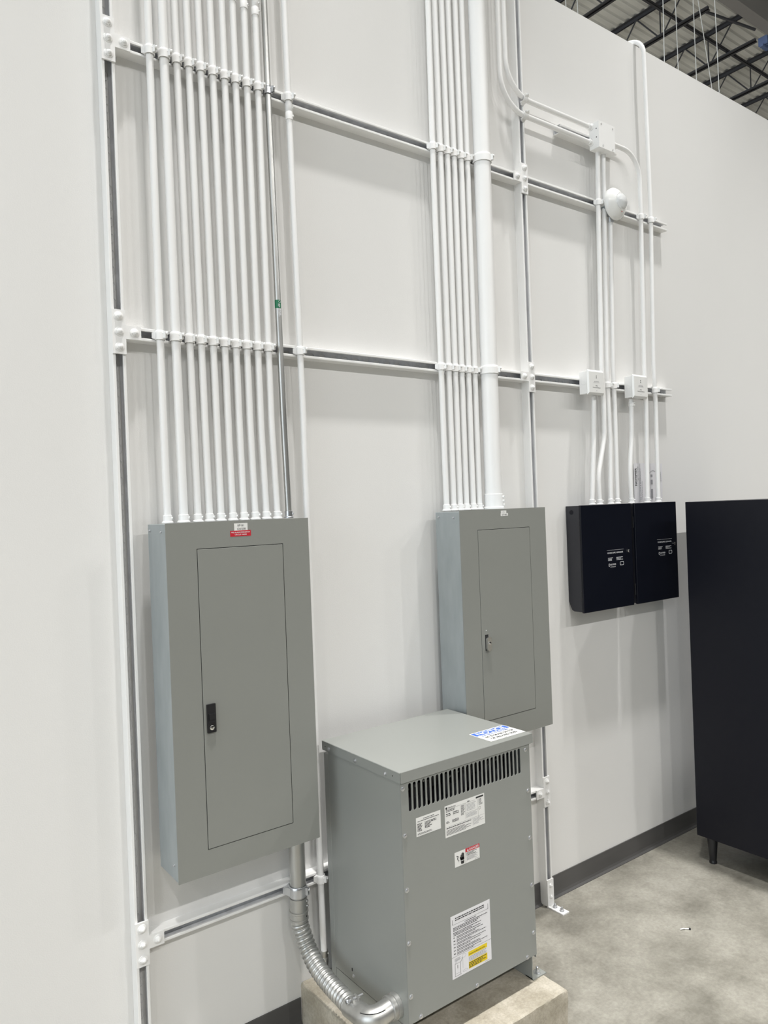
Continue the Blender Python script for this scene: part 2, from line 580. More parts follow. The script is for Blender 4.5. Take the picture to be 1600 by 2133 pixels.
def pipe_clamp(p, r, parent, axis=Z, side=X, mat=WHITE, wing=(1, 1), h=0.029):
    """strap clamp that holds a pipe (axis direction) against a channel face; outward is -Y"""
    p, o = Vector(p), Vector((0, -1, 0))
    pl = lambda s, d, a: p + side * s + o * d + axis * a
    b = MB()
    n = 18
    prof = [(-h / 2 + 0.002, 0.0006), (-h / 2 + 0.002, 0.0030), (-h / 2, 0.0034), (-h / 2, 0.0048), (-h * 0.25, 0.0046), (h * 0.2, 0.0042), (h / 2 - 0.001, 0.0040), (h / 2, 0.0030), (h / 2, 0.0006)]
    vs, fs = [], []
    for k in range(n + 1):
        t = math.radians(-125 + 250 * k / n)
        for a, dr in prof:
            vs.append(pl(math.sin(t) * (r + dr), math.cos(t) * (r + dr), a))
    m = len(prof)
    for k in range(n):
        for i in range(m - 1):
            fs.append((k * m + i, k * m + i + 1, (k + 1) * m + i + 1, (k + 1) * m + i))
    b.add(vs, fs, mat)
    for sg, on in ((-1, wing[0]), (1, wing[1])):
        if on:
            k = 0.36 * r + 0.0075
            v = [pl(sg * (r * 0.94), r * 0.5, h * 0.46), pl(sg * (r * 0.94), r * 0.5, -h * 0.46),
                 pl(sg * (r + k), -r + 0.001, h * 0.30), pl(sg * (r + k), -r + 0.001, -h * 0.30),
                 pl(sg * (r * 0.8), -r + 0.001, h * 0.46), pl(sg * (r * 0.8), -r + 0.001, -h * 0.46)]
            b.add(v, [(0, 1, 3, 2), (0, 2, 4), (1, 5, 3), (2, 3, 5, 4)], mat)
    # pinch ears
    t = math.radians(28)
    d = side * math.sin(t) + o * math.cos(t)
    c = side * math.cos(t) - o * math.sin(t)
    for q in (-0.0042, 0.0026):
        base = p + d * (r + 0.001)
        v = [base + c * (q + e) + d * f + axis * a for e in (0, 0.0026) for f in (0, 0.0125) for a in (-h * 0.36, h * 0.36)]
        b.add(v, [(0, 1, 3, 2), (4, 6, 7, 5), (0, 4, 5, 1), (2, 3, 7, 6), (0, 2, 6, 4), (1, 5, 7, 3)], mat)
    ob = b.build('clamp', parent, smooth=45)
    s = MB()
    q = p + d * (r + 0.0085) + axis * (h * 0.16)
    c2 = (c * 0.45 + d * 0.9).normalized()
    s.lathe([(0.003, -0.012), (0.003, 0.0045), (0.0056, 0.0047), (0.0056, 0.0085), (0.0050, 0.0096), (0.0026, 0.0096), (0.0022, 0.0074), (0.0002, 0.0074)], q, c2, mat, 12)
    s.build('screw', ob, smooth=40)
    return ob


def coupling(p0, p1, r, parent, mat=WHITE, screws=2, name='coupling'):
    p0, p1 = Vector(p0), Vector(p1)
    ax = (p1 - p0)
    L = ax.length
    ax.normalize()
    b = MB()
    b.lathe([(r + 0.0006, 0), (r + 0.0022, 0.0004), (r + 0.0022, L * 0.46), (r + 0.0015, L * 0.48), (r + 0.0015, L * 0.52), (r + 0.0022, L * 0.54), (r + 0.0022, L - 0.0004), (r + 0.0006, L)], p0, ax, mat, 24)
    ob = b.build(name, parent, smooth=40)
    d = Vector((0.72, -0.69, 0))
    for k in range(screws):
        s = MB()
        q = p0 + ax * (L * (0.25 + 0.5 * k)) + d * (r + 0.0015)
        s.cyl(q, q + d * 0.0045, 0.0036, mat, seg=10)
        s.cyl(q + d * 0.0044, q + d * 0.0047, 0.0018, DARK, seg=8)
        s.build('screw', ob, smooth=40)
    return ob


def connector(p, r, parent, mat=WHITE, h=0.024, up=Z):
    """set-screw connector where a conduit meets the top of a box"""
    p = Vector(p)
    b = MB()
    b.lathe([(r + 0.0062, 0), (r + 0.0062, 0.0035), (r + 0.0028, 0.0065), (r + 0.0028, h), (r + 0.0006, h + 0.001)], p, up, mat, 24)
    ob = b.build('connector', parent, smooth=40)
    d = Vector((0.72, -0.69, 0)) if abs(up.z) > 0.5 else Vector((0, -0.6, 0.8))
    s = MB()
    q = p + up * (h * 0.62) + d * (r + 0.002)
    s.cyl(q, q + d * 0.0045, 0.0034, mat, seg=10)
    s.cyl(q + d * 0.0044, q + d * 0.0047, 0.0017, DARK, seg=8)
    s.build('screw', ob, smooth=40)
    return ob


YC = -SD - E34 - 0.0004


def at_z(pts, z):
    for a, c in zip(pts, pts[1:]):
        if (a[2] - z) * (c[2] - z) <= 0 and abs(a[2] - c[2]) > 1e-6:
            t = (z - a[2]) / (c[2] - a[2])
            return Vector(a).lerp(Vector(c), t)


def conduit(label, pts, r=E34, mat=WHITE, clamps=(), couplings=(), end=True, group=None, rads=0.1, wing=(0, 0)):
    pts = [Vector(p) for p in pts]
    low = pts[-1]
    t = thing('conduit', low, label, 'conduit', group)
    path = fillet(pts, rads, 8) if len(pts) > 2 else pts
    b = MB()
    b.tube(path, r, mat, 24)
    b.build('pipe', t, smooth=40)
    for z in clamps:
        q = at_z(path, z)
        pipe_clamp((q.x, q.y, z), r, t, mat=mat if mat is WHITE else ZINC, wing=wing)
    for z0, z1 in couplings:
        coupling(at_z(path, z0), at_z(path, z1), r, t, mat)
    if end:
        connector(low, r, t, mat if mat is WHITE else ZINC)
    return t


TOP = 5.4
P1, P2 = 1.826, 1.829          # tops of the two grey panels
xs = [(0.1273, 0.1266, 0.1282), (0.1737, 0.1781, 0.1807), (0.2176, 0.2274, 0.2302), (0.2585, 0.2665, 0.2708), (0.2997, 0.3085, 0.3113),
      (0.3423, 0.3496, 0.3540), (0.3846, 0.3903, 0.3948), (0.4248, 0.4305, 0.4373), (0.4674, 0.4718, 0.4796), (0.5100, 0.5125, 0.5224)]
ORD = ['first', 'second', 'third', 'fourth', 'fifth', 'sixth', 'seventh', 'eighth', 'ninth', 'tenth']
gl = 'white conduits dropping into the wide grey panel'
for i, (a, m, c) in enumerate(xs):
    r = E1 if i == 1 else E34
    y = -SD - r
    extra = {1: ', the thickest of its row'}.get(i, '')
    cp = {7: [(3.592, 3.65)], 8: [(3.583, 3.641)], 9: [(3.575, 3.633), (3.60, 3.66)][:1]}.get(i, [])
    pts = [(a - (m - a) * 2.2, y, TOP), (a, y, 3.24), (m, y, 2.146), (c, y, P1)]
    conduit(f'{ORD[i]} white conduit from the left above the wide grey panel{extra}', pts, r, WHITE, (RAILS[0], RAILS[1]), cp, group=gl, rads=3.0, wing=(1 if i == 0 else 0, 0))

# bare galvanised conduit with a printed green wrap
t = conduit('bare silver conduit with a green printed wrap, right of the ten white ones', [(0.534, YC, TOP), (0.5481, YC, 3.225), (0.5606, YC, 2.176), (0.5674, YC, P1)], 0.0112, STEEL, (RAILS[0],), rads=3.0)


def wrap_label(parent, xa, z0, z1, r, mat, t0, t1):
    vs, fs, n = [], [], 10
    for k in range(n + 1):
        a = math.radians(t0 + (t1 - t0) * k / n)
        for z in (z0, z1):
            vs.append((xa + math.sin(a) * r, YC - math.cos(a) * r, z))
    fs = [(2 * k, 2 * k + 2, 2 * k + 3, 2 * k + 1) for k in range(n)]
    return MB().add(vs, fs, mat)


b = wrap_label(t, 0.5553, 2.563, 2.592, 0.0116, GREEN, -95, 60)
fr = Frame((0.5553, YC - 0.0121, 2.5775), Vector((0, 0, -1)), X)
v = []
for k in range(16):
    a0, a1 = 2 * math.pi * k / 16, 2 * math.pi * (k + 1) / 16
    b.add([fr(-0.008 + 0.0045 * math.cos(a0), 0.001 + 0.0045 * math.sin(a0)), fr(-0.008 + 0.0045 * math.cos(a1), 0.001 + 0.0045 * math.sin(a1)),
           fr(-0.008 + 0.0036 * math.cos(a1), 0.001 + 0.0036 * math.sin(a1)), fr(-0.008 + 0.0036 * math.cos(a0), 0.001 + 0.0036 * math.sin(a0))], [(0, 1, 2, 3)], INKW)
b.words(fr, -0.001, -0.006, 0.013, 0.003, 3, INKW, 4, lift=0)
b.words(fr, 0.016, -0.006, 0.044, 0.006, 2, INKW, 9, lift=0)
o = b.build('printed_wrap', t, smooth=60)
o['label'] = 'green printed wrap'

# white conduit that carries on past the wide panel
t = conduit('single white conduit passing down behind the right edge of the wide grey panel',
            [(0.612, YC, TOP), (0.6303, YC, 3.194), (0.6413, YC, 2.179), (0.6420, YC, 0.5254), (0.6450, YC, 0.245)], E34, WHITE, RAILS, [(3.246, 3.304)], end=False, rads=3.0, wing=(1, 0))
coupling((0.6445, YC, 0.268), (0.645, YC, 0.222), E34, t, STEEL, 1)
b = MB()
b.tube(fillet([(0.645, YC, 0.224), (0.6455, YC, 0.182), (0.72, YC - 0.010, 0.178)], 0.03), 0.0125, STEEL, 16)
b.build('elbow', t, smooth=40)

gs = 'white conduits dropping into the narrow grey panel'
for i, (a, m, q, c) in enumerate([(1.3085, 1.3041, 1.3075, 1.3084), (1.3441, 1.3466, 1.3492, 1.3491), (1.3826, 1.3848, 1.3845, 1.3842), (1.4190, 1.4225, 1.4201, 1.4200),
                                  (1.4590, 1.4618, 1.4584, 1.4593), (1.4965, 1.4985, 1.4955, 1.4955)]):
    conduit(f'{ORD[i]} thin white conduit from the left above the narrow grey panel', [(a, YC, TOP), (a, YC, 3.85), (m, YC, 3.2), (q, YC, 2.07), (c, YC, P2)], E34, WHITE, RAILS[:2], group=gs, rads=3.0, wing=(1 if i == 0 else 0, 0))
yl = -SD - E25
t = thing('conduit', (1.556, yl, P2), 'fat white conduit beside the thin ones above the narrow grey panel', 'conduit')
b = MB()
big = [(1.559, yl, TOP), (1.5620, yl, 3.5), (1.5565, yl, 2.07), (1.5560, yl, P2)]
b.tube(big, E25, WHITE, 40)
b.build('pipe', t, smooth=40)
for z in RAILS[:2]:
    q = at_z([Vector(k) for k in big], z)
    pipe_clamp((q.x, q.y, z), E25, t, h=0.034, wing=(0, 1))
b = MB()
b.lathe([(E25 + 0.008, 0), (E25 + 0.008, 0.006), (E25 + 0.0035, 0.010), (E25 + 0.0035, 0.062), (E25 + 0.0008, 0.0635)], (1.5560, yl, P2), Z, WHITE, 40)
o = b.build('connector', t, smooth=40)
for k, z in enumerate((0.050, 0.033, 0.016)):
    a = math.radians(-52 + (12 if k == 2 else 0))
    d = Vector((math.cos(a), math.sin(a), 0))
    q = Vector((1.5560, yl, P2 + z)) + d * (E25 + 0.003)
    s = MB()
    s.cyl(q, q + d * 0.007, 0.0055, WHITE, seg=12)
    s.cyl(q + d * 0.0068, q + d * 0.0073, 0.0028, DARK, seg=8)
    s.build('screw', o, smooth=40)

# two conduits sweeping across the right upright into the junction box
JX0, JX1, JY, JZ0, JZ1 = 2.345, 2.470, -0.098, 3.578, 3.706
gb = 'bent conduits feeding the junction box'
for lab, xv, zh, z1 in (('outer white conduit that bends into the lower left side of the junction box', 1.7165, 3.6125, 3.614),
                        ('inner white conduit that bends into the upper left side of the junction box', 1.7545, 3.687, 3.690)):
    pts = [(xv, YC, TOP), (xv, YC, zh), (JX0, YC, z1)]
    t = thing('conduit', (JX0, YC, z1), lab, 'conduit', gb)
    b = MB()
    b.tube(fillet(pts, 0.15, 14), E34, WHITE, 24)
    b.build('pipe', t, smooth=40)
    pipe_clamp((XR + 0.006, YC, zh), E34, t, axis=X, side=Z)
    connector((JX0, YC, z1), E34, t, up=-X, h=0.022)

gr = 'white conduits on the right-hand wall'
conduit('thick-looking white conduit dropping from the underside of the junction box, swerving behind the left module',
        [(2.393, YC, JZ0), (2.3826, YC, 3.33), (2.362, YC, 2.52), (2.3695, YC, 2.33), (2.364, YC, 2.163), (2.305, YC, 1.968), (2.3085, YC, 1.829)], E34, WHITE, (RAILS[0],), group=gr, rads=0.25, wing=(1, 0))
conduit('white conduit dropping from the junction box underside, just right of the first one',
        [(2.437, YC, JZ0), (2.4295, YC, 3.35), (2.404, YC, 2.52), (2.405, YC, 2.31), (2.4085, YC, 2.14), (2.3957, YC, 1.829)], E34, WHITE, RAILS[:2], group=gr, rads=0.5)
t = conduit('white conduit dropping from the smoke detector back box', [(2.4745, YC, 3.270), (2.4526, YC, 2.527), (2.4555, YC, 2.31), (2.450, YC, 1.829)], E34, WHITE, (RAILS[1],), group=gr, rads=1.0)
coupling((2.4743, YC, 3.245), (2.4747, YC, 3.271), E34, t, ZINC, 1, name='connector')
conduit('white conduit with a quarter bend out of the right side of the junction box',
        [(JX1, YC, 3.6515), (2.7385, YC, 3.6515), (2.7369, YC, 3.36), (2.7194, YC, 2.55), (2.722, YC, 2.32), (2.704, YC, 1.829)], E34, WHITE, (RAILS[0],), group=gr, rads=[0.13, 0.8, 0.8, 0.8], wing=(1, 0))
conduit('tallest white conduit on the right, hooking over the top of the wall',
        [(2.815, 0.6, 4.31), (2.815, YC, 4.31), (2.8255, YC, 3.376), (2.8011, YC, 2.557), (2.8085, YC, 2.33), (2.8005, YC, 1.829)], E34, WHITE, RAILS[:2], group=gr, rads=[0.10, 0.8, 0.8, 0.8], wing=(0, 1))
gm = 'short conduits under the small modules'
t = conduit('short white conduit from the left module down to the left black box', [(2.2924, YC, 2.358), (2.2802, YC, 2.137), (2.2494, YC, 1.829)], E34, WHITE, group=gm, rads=0.5)
t = conduit('short white conduit from the right module down to the right black box', [(2.595, YC, 2.362), (2.590, YC, 2.194), (2.562, YC, 2.0), (2.5655, YC, 1.829)], E34, WHITE, [], [(2.325, 2.350)], group=gm, rads=0.5)

# ------------------------------------------------------------------ junction box
t = thing('junction_box', (JX0, 0, JZ0), 'square white junction box high on the wall where the bent conduits end', 'junction box')
b = MB()
b.box(JX0, JX1, JY, -SD - 0.0004, JZ0, JZ1, WHITE)
o = b.build('box', t, bevel=0.0015)
k = MB()
for y, z in ((-0.085, 3.672), (-0.085, 3.630)):
    k.cyl((JX0 - 0.0003, y, z), (JX0 + 0.001, y, z), 0.003, DARK, seg=10)
k.build('screw_hole', o)
k = MB()
for x, y, r in ((2.425, -0.075, 0.012), (2.450, -0.062, 0.010), (2.385, -0.082, 0.007)):
    k.lathe([(r, 0), (r, 0.0008), (r - 0.0015, 0.001)], (x, y, JZ0), -Z, WHITE, 18)
k.build('knockout', o, smooth=40)
b = MB()
b.box(JX0 - 0.001, JX1 + 0.001, JY - 0.0022, JY - 0.0002, JZ0 - 0.001, JZ1 + 0.001, WHITE)
o = b.build('cover', t, bevel=0.0006)
for x, z in ((JX0 + 0.02, JZ1 - 0.012), (JX1 - 0.016, JZ1 - 0.014), (JX0 + 0.03, JZ0 + 0.012), (JX1 - 0.02, JZ0 + 0.01)):
    s = MB()
    s.lathe([(0.0042, 0), (0.0038, 0.0018), (0.0015, 0.0022)], (x, JY - 0.0022, z), -Y, STEEL, 12)
    s.build('screw', o, smooth=40)

# ------------------------------------------------------------------ small monitor modules
for x0, x1, z0, z1, lab in ((2.196, 2.314, 2.358, 2.478, 'small white wall module with two dots, above the left black box'),
                            (2.553, 2.671, 2.362, 2.482, 'small white wall module with two dots, above the right black box')):
    t = thing('monitor_module', (x0, 0, z0), lab, 'module', 'wall modules on the middle rail')
    b = MB()
    b.box(x0 + 0.004, x1 - 0.004, -0.088, -SD - 0.0004, z0 + 0.005, z1 - 0.006, WHITE)
    o = b.build('back_box', t, bevel=0.0015)
    k = MB()
    k.lathe([(0.011, 0), (0.011, 0.0006), (0.0095, 0.0008), (0.0095, 0.0002), (0.0001, 0.0002)], (x0 + 0.004, -0.068, (z0 + z1) / 2), -X, WHITE, 20)
    k.build('knockout', o, smooth=40)
    fr = Frame((x0, -0.0885, z0))
    w, h = x1 - x0, z1 - z0
    b = MB()
    s = 0.010
    lo = [fr(0, 0), fr(w, 0), fr(w, h), fr(0, h)]
    mi = [fr(0, 0, 0.003), fr(w, 0, 0.003), fr(w, h, 0.003), fr(0, h, 0.003)]
    hi = [fr(s * 0.4, s, 0.012), fr(w - s * 0.4, s, 0.012), fr(w - s * 0.4, h - s, 0.012), fr(s * 0.4, h - s, 0.012)]
    b.add(lo + mi + hi, [(3, 2, 1, 0), (0, 1, 5, 4), (1, 2, 6, 5), (2, 3, 7, 6), (3, 0, 4, 7), (4, 5, 9, 8), (5, 6, 10, 9), (6, 7, 11, 10), (7, 4, 8, 11), (8, 9, 10, 11)], IVORY)
    L = 0.0124
    for dz in (0.030, 0.0385):
        b.lathe([(0.0024, 0), (0.0024, 0.0006)], fr(w / 2, h - dz, 0.012), -Y, INK, 12)
    b.text(fr, 'NOTIFIER', w / 2, h * 0.50, 0.0085, INKG, L, 'CENTER')
    b.rect(fr, w * 0.30, h * 0.475, w * 0.70, h * 0.482, INKG, L)
    b.text(fr, 'MINI', w / 2, h * 0.335, 0.0075, INK, L, 'CENTER')
    b.text(fr, 'MONITOR MODULE', w / 2, h * 0.265, 0.0065, INK, L, 'CENTER')
    b.lathe([(0.0018, 0), (0.0018, 0.0006)], fr(w / 2, h * 0.16, 0.012), -Y, INKG, 12)
    b.build('cover', t)

# ------------------------------------------------------------------ smoke detector
cx, cz = 2.468, 3.326
t = thing('smoke_detector', (cx, 0, cz), 'round white smoke detector sticking out of the top rail on the right', 'smoke detector')
b = MB()
oc = [(0.052 * math.cos(math.pi / 8 + k * math.pi / 4), 0.052 * math.sin(math.pi / 8 + k * math.pi / 4)) for k in range(8)]
b.prism(oc, lambda a, c, w: Vector((cx + a - 0.004, -w, cz + c)), SD + 0.0004, 0.082, GALV)
o = b.build('back_box', t, bevel=0.001)
o['label'] = 'bare metal octagonal back box'
b = MB()
b.lathe([(0.050, 0.080), (0.0775, 0.082), (0.0785, 0.088), (0.0775, 0.096), (0.070, 0.105), (0.056, 0.116), (0.046, 0.123), (0.0435, 0.127)], (cx, 0, cz), -Y, IVORY, 48)
b.build('base', t, smooth=50)
b = MB()
b.lathe([(0.040, 0.120), (0.0385, 0.131), (0.034, 0.138), (0.022, 0.145), (0.008, 0.148), (0.0005, 0.1485)], (cx, 0, cz), -Y, LENS, 40)
b.build('sensor_dome', t, smooth=50)
b = MB()
b.rect(Frame((cx + 0.006, -0.1228, cz - 0.047), X, Vector((0, -0.35, 0.94))), -0.004, -0.0015, 0.004, 0.0015, RED, 0.0015)
b.build('indicator', t)

# ------------------------------------------------------------------ panelboards
def screw_head(p, d, parent, r=0.0048, mat=ZINC, name='screw'):
    s = MB()
    p, d = Vector(p), Vector(d).normalized()
    s.lathe([(r * 1.5, 0), (r * 1.5, 0.0009), (r, 0.0011), (r, 0.0040), (r * 0.7, 0.0048)], p, d, mat, 6 if False else 12)
    return s.build(name, parent, smooth=40)


def panelboard(name, label, x0, x1, z0, z1, yb, yf, door, gap):
    """yb: back of the box, yf: face of the trim; door: x0, x1, z0, z1"""
    t = thing(name, (x0, 0, z0), label, 'electrical panel', 'grey electrical panels on the wall')
    b = MB()
    yt = yf + 0.003
    # open-fronted steel tub
    ib = 0.0016
    bx0, bx1, bz0, bz1 = x0 + 0.0015 + gap, x1 - 0.0015 - gap, z0 + 0.0015 + gap * .4, z1 - 0.0015 - gap * .4
    yd = yt + 0.001 + gap * 0.9
    b.box(bx0, bx1, yd, yb, bz0, bz1, GALV)
    o = b.build('enclosure', t, bevel=0.0012)
    o['label'] = 'bare galvanised box behind the grey front'
    for q in ((bx0, yb - 0.02, bz1 - 0.02), (bx0, yd + 0.035, bz1 - 0.024), (bx0, yd + 0.03, bz0 + 0.045)):
        screw_head(q, -X, o, 0.0034)
    for k, z in enumerate((bz0 + 0.12, bz1 - 0.12)):
        r = MB()
        r.box(bx0 + 0.10, bx1 - 0.05, yb + 0.0004, -0.0004, z - SW, z + SW, WHITE)
        r.build('mounting_rail', t)
    if gap > 0:
        k = MB()
        k.box(bx0 + 0.012, bx1 - 0.012, yt + 0.0003, yd - 0.0002, bz0 + 0.012, bz1 - 0.012, DARK)
        k.build('trim_gap_shade', t)  # dark block stands in for the shade between box and trim
    dx0, dx1, dz0, dz1 = door
    fr = Frame((0, yf, 0))
    b = MB()
    gp = 0.0022
    b.plate(fr, [(x0, z0), (x1, z0), (x1, z1), (x0, z1)], [[(dx0 - gp, dz0 - gp), (dx1 + gp, dz0 - gp), (dx1 + gp, dz1 + gp), (dx0 - gp, dz1 + gp)]], 0.003, GREY)
    trim = b.build('front_trim', t)
    b = MB()
    b.box(dx0 - 0.006, dx1 + 0.006, yf + 0.0031, yf + 0.0037, dz0 - 0.006, dz1 + 0.006, DARK)
    b.build('door_gap_shade', t)  # dark sheet paints the shade seen in the gap round the door
    b = MB()
    b.box(dx0, dx1, yf - 0.0006, yf + 0.0028, dz0, dz1, GREY)
    d = b.build('door', t, bevel=0.0007)
    return t, trim, d


LX0, LX1, LZ0, LZ1, LYF = 0.0662, 0.5595, 0.7457, 1.8252, -0.1973
pl, trim, door = panelboard('panelboard', 'wide grey electrical panel on the left with a black latch and a red sticker', LX0, LX1, LZ0, LZ1, -SD - 0.0004, LYF, (0.1640, 0.4585, 0.8240, 1.7420), 0.0)
# latch
b = MB()
fr = Frame((0.1730, LYF - 0.0006, 1.1783))
b.prism([(0.001, 0), (0.0275, 0), (0.0285, 0.001), (0.0285, 0.0865), (0.0275, 0.0875), (0.001, 0.0875), (0, 0.0865), (0, 0.001)], lambda u, v, w: fr(u, v, w), 0.0, 0.006, PLASTIC)
lt = b.build('latch', door, bevel=0.0008)
k = MB()
k.prism([(0.004, 0.030), (0.0245, 0.030), (0.0245, 0.060), (0.004, 0.060)], lambda u, v, w: fr(u, v, w), 0.006, 0.0075, DARK)
k.prism([(0.005, 0.041), (0.0235, 0.041), (0.0235, 0.058), (0.005, 0.058)], lambda u, v, w: fr(u, v, w), 0.0075, 0.011, PLASTIC)
k.build('latch_paddle', lt, bevel=0.0008)
k = MB()
k.lathe([(0.0075, 0), (0.0075, 0.002), (0.0062, 0.003), (0.0002, 0.003)], fr(0.0142, 0.0155, 0.006), -Y, CHROME, 24)
k.prism([(-0.0008, -0.003), (0.0008, -0.003), (0.0008, 0.003), (-0.0008, 0.003)], lambda u, v, w: fr(0.0142 + u, 0.0155 + v, 0.009 + w), 0.0, 0.0003, DARK)
o = k.build('lock', lt, smooth=40)
o['label'] = 'round chrome key lock'
fr = Frame((0.2885, LYF - 0.0003, 1.7935))
b = MB()
b.rect(fr, 0, 0, 0.0465, 0.0235, STICKER, 0)
b.text(fr, 'RP-B1', 0.0232, 0.0135, 0.0095, INK, 0.0004, 'CENTER')
b.text(fr, '120/208', 0.0240, 0.0025, 0.0095, INK, 0.0004, 'CENTER')
b.build('circuit_label', trim)
fr = Frame((0.2742, LYF - 0.0005, 1.7757))
b = MB()
b.rect(fr, 0, 0, 0.0718, 0.0183, RED, 0)
b.text(fr, 'FIRE ALARM EMERGENCY', 0.0360, 0.0108, 0.0058, INKW, 0.0004, 'CENTER', bold=0.012)
b.text(fr, 'CIRCUIT INSIDE', 0.0360, 0.0037, 0.0058, INKW, 0.0004, 'CENTER', bold=0.012)
o = b.build('warning_label', trim)
o['label'] = 'red warning sticker'

RX0, RX1, RZ0, RZ1, RYF = 1.2486, 1.7456, 0.8906, 1.8279, -0.1962
pr, trim, door = panelboard('panelboard', 'narrower grey electrical panel on the right with a chrome handle, partly behind the transformer', RX0, RX1, RZ0, RZ1, -SD - 0.0004, RYF, (1.3440, 1.6425, 0.9800, 1.7455), 0.007)
fr = Frame((1.3715, RYF - 0.0006, 1.2597))
b = MB()
b.prism([(-0.010, 0.002), (0.0075, 0.002), (0.0075, 0.066), (-0.010, 0.066)], lambda u, v, w: fr(u, v, w), 0.0, 0.001, DARK)
lt = b.build('latch_plate', door)
b = MB()
b.prism(obround(0.002, 0.029, 0.021, 0.058, 8), lambda u, v, w: fr(u, v, w), 0.001, 0.013, CHROME)
b.lathe([(0.006, 0), (0.006, 0.003), (0.0045, 0.0038), (0.0002, 0.0038)], fr(0.002, 0.034, 0.013), -Y, CHROME, 20)
b.cyl(fr(0.002, 0.034, 0.0166), fr(0.002, 0.034, 0.0172), 0.0014, DARK, seg=8)
o = b.build('handle', lt, smooth=35)
o['label'] = 'chrome vault handle'
b = MB()
b.lathe([(0.0022, 0), (0.0022, 0.0006)], fr(-0.003, 0.083, 0), -Y, INKW, 10)
b.build('door_mark', door)
fr = Frame((1.4748, RYF - 0.0003, 1.7985))
b = MB()
b.rect(fr, 0.002, 0.011, 0.0335, 0.0225, STICKER, 0)
b.rect(fr, 0, 0, 0.0425, 0.0115, STICKER, 0.0001)
b.text(fr, 'LP-1', 0.018, 0.0130, 0.0085, INKG, 0.0004, 'CENTER')
b.text(fr, '277/480', 0.0215, 0.0022, 0.0092, INK, 0.0004, 'CENTER')
b.build('circuit_label', trim)

# ------------------------------------------------------------------ black alarm power boxes
gx = 'black wall boxes under the conduits'
for x0, x1, tx, tz, kx, kz, lab in ((2.110, 2.500, 2.300, 1.560, 2.466, 1.592, 'left of the two black metal boxes on the wall, its hinged side showing'),
                            (2.531, 2.896, 2.720, 1.590, 2.868, 1.606, 'right of the two black metal boxes on the wall, next to the tall black cabinet')):
    z0, z1, yb, ym, yf = 1.318, 1.828, -0.003, -0.082, -0.095
    t = thing('alarm_power_box', (x0, 0, z0), lab, 'metal box', gx)
    b = MB()
    q = [(0.003, z0 + 0.048), (0.020, z0 + 0.010), (0.034, z0 + 0.004), (-ym, z0 + 0.004), (-ym, z1 - 0.002), (0.003, z1 - 0.002)]
    b.prism(q, lambda d, z, w: Vector((w, -d, z)), x0 + 0.004, x1 - 0.004, BLACKS_LIT)
    o = b.build('enclosure', t, bevel=0.001)
    k = MB()
    k.lathe([(0.0115, 0), (0.0115, 0.0006), (0.0100, 0.0007), (0.0100, 0.0001), (0.0001, 0.0001)], (x0 + 0.004, -0.036, z1 - 0.032), -X, BLACK, 24)
    k.build('knockout', o, smooth=40)
    b = MB()
    b.box(x0, x1, yf, ym - 0.0006, z0, z1, BLACKS)
    d = b.build('door', t, bevel=0.0015)
    for z in (z1 - 0.095, z0 + 0.075):
        h = MB()
        h.cyl((x0 + 0.0015, ym - 0.001, z - 0.028), (x0 + 0.0015, ym - 0.001, z + 0.028), 0.0034, PLASTIC, seg=12)
        h.build('hinge', t, smooth=40)
    k = MB()
    k.lathe([(0.0075, 0), (0.0075, 0.004), (0.006, 0.0055), (0.0002, 0.0055)], (kx, yf, kz), -Y, CHROME, 20)
    k.prism([(-0.0008, -0.003), (0.0008, -0.003), (0.0008, 0.003), (-0.0008, 0.003)], lambda u, v, w: Vector((kx + u, yf - 0.0055 - w, kz + v)), 0.0, 0.0003, DARK)
    k.build('lock', d, smooth=40)
    fr = Frame((tx, yf - 0.0004, tz - 0.045))
    b = MB()
    b.rect(fr, -0.006, 0.088, 0.128, 0.0888, INKW, 0)
    b.text(fr, 'POWER SUPPLY EXPANDER', 0.0605, 0.0715, 0.0100, INKW, 0, 'CENTER', bold=0.008)
    b.words(fr, 0.002, 0.036, 0.056, 0.0535, 3, INKW, 5, fill=0.42, ragged=0.5, lift=0)
    b.words(fr, 0.068, 0.036, 0.126, 0.0535, 3, INKW, 8, fill=0.42, ragged=0.5, lift=0)
    b.text(fr, 'NOTIFIER', 0.018, 0.0145, 0.0105, INKW, 0, bold=0.012)
    b.text(fr, 'by Honeywell', 0.018, 0.0045, 0.0075, INKW, 0)
    for k in range(12):
        a0, a1 = 2 * math.pi * k / 12, 2 * math.pi * (k + 0.75) / 12
        b.add([fr(0.010 + 0.0058 * math.cos(a), 0.0165 + 0.0078 * math.sin(a)) for a in (a0, a1)] + [fr(0.010 + 0.0034 * math.cos(a), 0.0165 + 0.0052 * math.sin(a)) for a in (a1, a0)], [(0, 1, 2, 3)], INKW)
    rr = [(0.098, 0.010), (0.122, 0.010), (0.125, 0.013), (0.125, 0.025), (0.122, 0.028), (0.098, 0.028), (0.095, 0.025), (0.095, 0.013)]
    ri = [(0.0995, 0.012), (0.1205, 0.012), (0.1228, 0.0143), (0.1228, 0.0237), (0.1205, 0.026), (0.0995, 0.026), (0.0972, 0.0237), (0.0972, 0.0143)]
    for k in range(8):
        j = (k + 1) % 8
        b.add([fr(*rr[k]), fr(*rr[j]), fr(*ri[j]), fr(*ri[k])], [(0, 1, 2, 3)], INKW)
    b.rect(fr, 0.103, 0.0165, 0.1035, 0.0215, INKW, 0)
    b.build('lettering', d)

